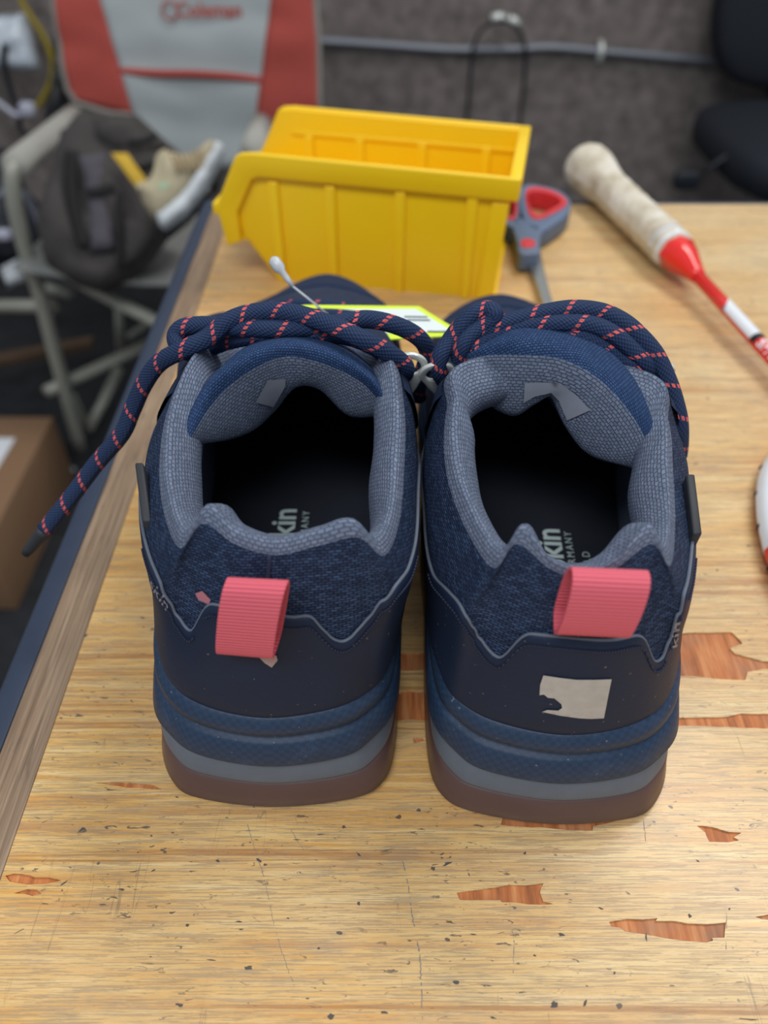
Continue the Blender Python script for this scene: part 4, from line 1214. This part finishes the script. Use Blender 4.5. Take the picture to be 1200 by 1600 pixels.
tube('collar', [atplane(x, y, SP0 + SN*.028, SN) for x, y in ((214,293),(232,288),(244,273),(250,246),(262,238))], .005, BEIGE, snk, 8, 4)
decal_pts = [atplane(x, y, SP0 + SN*.0405, SN) for x, y in ((246,288),(262,284),(266,292),(250,297))]
prism('side_mark', decal_pts, SN, .001, plain('pale_green_mark', 'a9c4a4', .7, .05), snk)

# ------------------------------------------------------------------ cardboard box on the floor
bx = thing('cardboard_box', (-.68, .925, FLOOR), 'brown cardboard box with white label on the floor beside the bench', 'box')
x0, x1, y0, y1, zb = -.86, -.578, .765, 1.08, -.579
box('carton', (x0, y0, FLOOR), (x1, y1, zb - .003), CARD, bx, .002)
xm = (x0 + x1)/2
box('flap', (x0, y0, zb - .003), (xm - .001, y1, zb), CARD, bx, .001)
box('flap', (xm + .001, y0, zb - .003), (x1, y1, zb), CARD, bx, .001)
la, lb, lc_, ld = atz(-60, 684, zb), atz(24, 685, zb), atz(-8, 738, zb), atz(-90, 738, zb)
prism('shipping_label', [la, lb, lc_, ld], (0, 0, 1), .0006, PAPER, bx)
o = pillow('plastic_wrapper', [(98,738),(108,728),(122,730),(130,745),(126,760),(112,758)], aty(115, 745, 1.10), (0, -.4, 1), .018, GLOSSW, None, 6, 10, .006, 60)
tag(o, 'crumpled white plastic wrapper on the floor behind the cardboard box', 'wrapper')

# ------------------------------------------------------------------ clutter against the wall, far left
o = pillow('wrapped_package', [(-40,24),(38,20),(48,45),(58,85),(64,110),(40,112),(0,108),(-40,110)], aty(20, 70, 1.90), (.1, -1, .35), .035, GLOSSW, None, 9, 22, .02, 30)
tag(o, 'glossy white wrapped package against the wall, top left corner', 'package')
for (x, y, r) in ((2, 58, .018), (16, 69, .012)):
    pass
o = tube('yellow_cable', [aty(x, y, 1.93) for x, y in ((20,-40),(34,2),(48,26),(64,50),(76,76),(82,100),(80,124),(70,148),(54,172))], .0062, YCABLE, None, 8, 6)
tag(o, 'yellow cable hanging on the wall left of the camp chair', 'cable')
o = tube('black_cable', [aty(x, y, 1.86) for x, y in ((8,70),(6,95),(10,120),(20,150),(29,176),(31,198),(42,210),(62,214))], .007, BCABLE, None, 8, 6)
tag(o, 'black cable drooping below the glossy white package', 'cable')
wc = thing('white_cable', aty(20, 175, 1.85), 'white cable with plug at the far left under the black cable', 'cable')
tube('cord', [aty(x, y, 1.85) for x, y in ((-30,142),(0,162),(16,174),(28,180),(38,176))], .0055, WCABLE, wc, 8, 5)
slab('plug', aty(43, 170, 1.85), .016, .012, .014, WCABLE, wc)
o = pillow('black_pouch', [(84,50),(93,58),(98,105),(108,150),(112,190),(92,208),(70,212),(68,180),(78,140),(84,100)], aty(90, 130, 1.80), (0, -1, .3), .03, BLACK, None, 8, 14, .008, 30)
tag(o, 'black pouch hanging between the yellow cable and the camp chair', 'bag')
o = pillow('black_bag', [(-40,228),(10,232),(30,262),(44,300),(75,330),(92,352),(85,395),(50,402),(0,412),(-40,410)], aty(30, 320, 1.36), (.1, -1, .6), .06, plain('dark_blue_bag_cloth', '1d222d', .6, .3, 20), None, 10, 34, .03, 18, .6)
tag(o, 'dark blue bag crumpled behind the camp chair arm', 'bag')
o = tube('grey_cable', [aty(x, y, 1.22) for x, y in ((36,298),(48,318),(60,345),(70,370),(78,388))], .005, GCABLE, None, 8, 5); tag(o, 'grey cord hanging beside the camp chair front leg', 'cable')
o = tube('grey_strap', [aty(x, y, 1.24) for x, y in ((-20,320),(0,306),(12,294),(16,284))], .006, GCABLE, None, 8, 5); tag(o, 'short grey strap at the left picture edge under the armrest', 'strap')
for (a, b, lb_) in ((( -6,352), (16,364), 'pale plastic clip at the left picture edge above the white tub'),):
    o = slab('plastic_clip', aty(6, 366, 1.22), .012, .008, .008, WCABLE, None); tag(o, lb_, 'clip')
wt = thing('plastic_tub', aty(22, 425, 1.30) - Vector((0, 0, .03)), 'small white plastic tub behind the camp chair leg', 'tub')
o = pillow('tub_body', [(1,418),(30,402),(38,428),(40,440),(12,450)], aty(22, 425, 1.28), (.1, -1, .5), .02, OFFWHITE, wt, 6, 8, 0, 30, 1.0)
o = pillow('tub_lid', [(2,418),(30,402),(32,410),(4,427)], aty(22, 425, 1.27), (.1, -1, .5), .02, WHITE, wt, 6, 4, 0, 30, .6)
p, q = aty(-40, 568, 1.30), aty(140, 535, 1.44)
wb = prism('wooden_batten', [p, q, q + Vector((0, .0, -.02)), p + Vector((0, 0, -.02))], (0, 1, 0), .03, BATTEN, None, .002)
tag(wb, 'brown wooden batten lying low under the camp chair', 'batten')
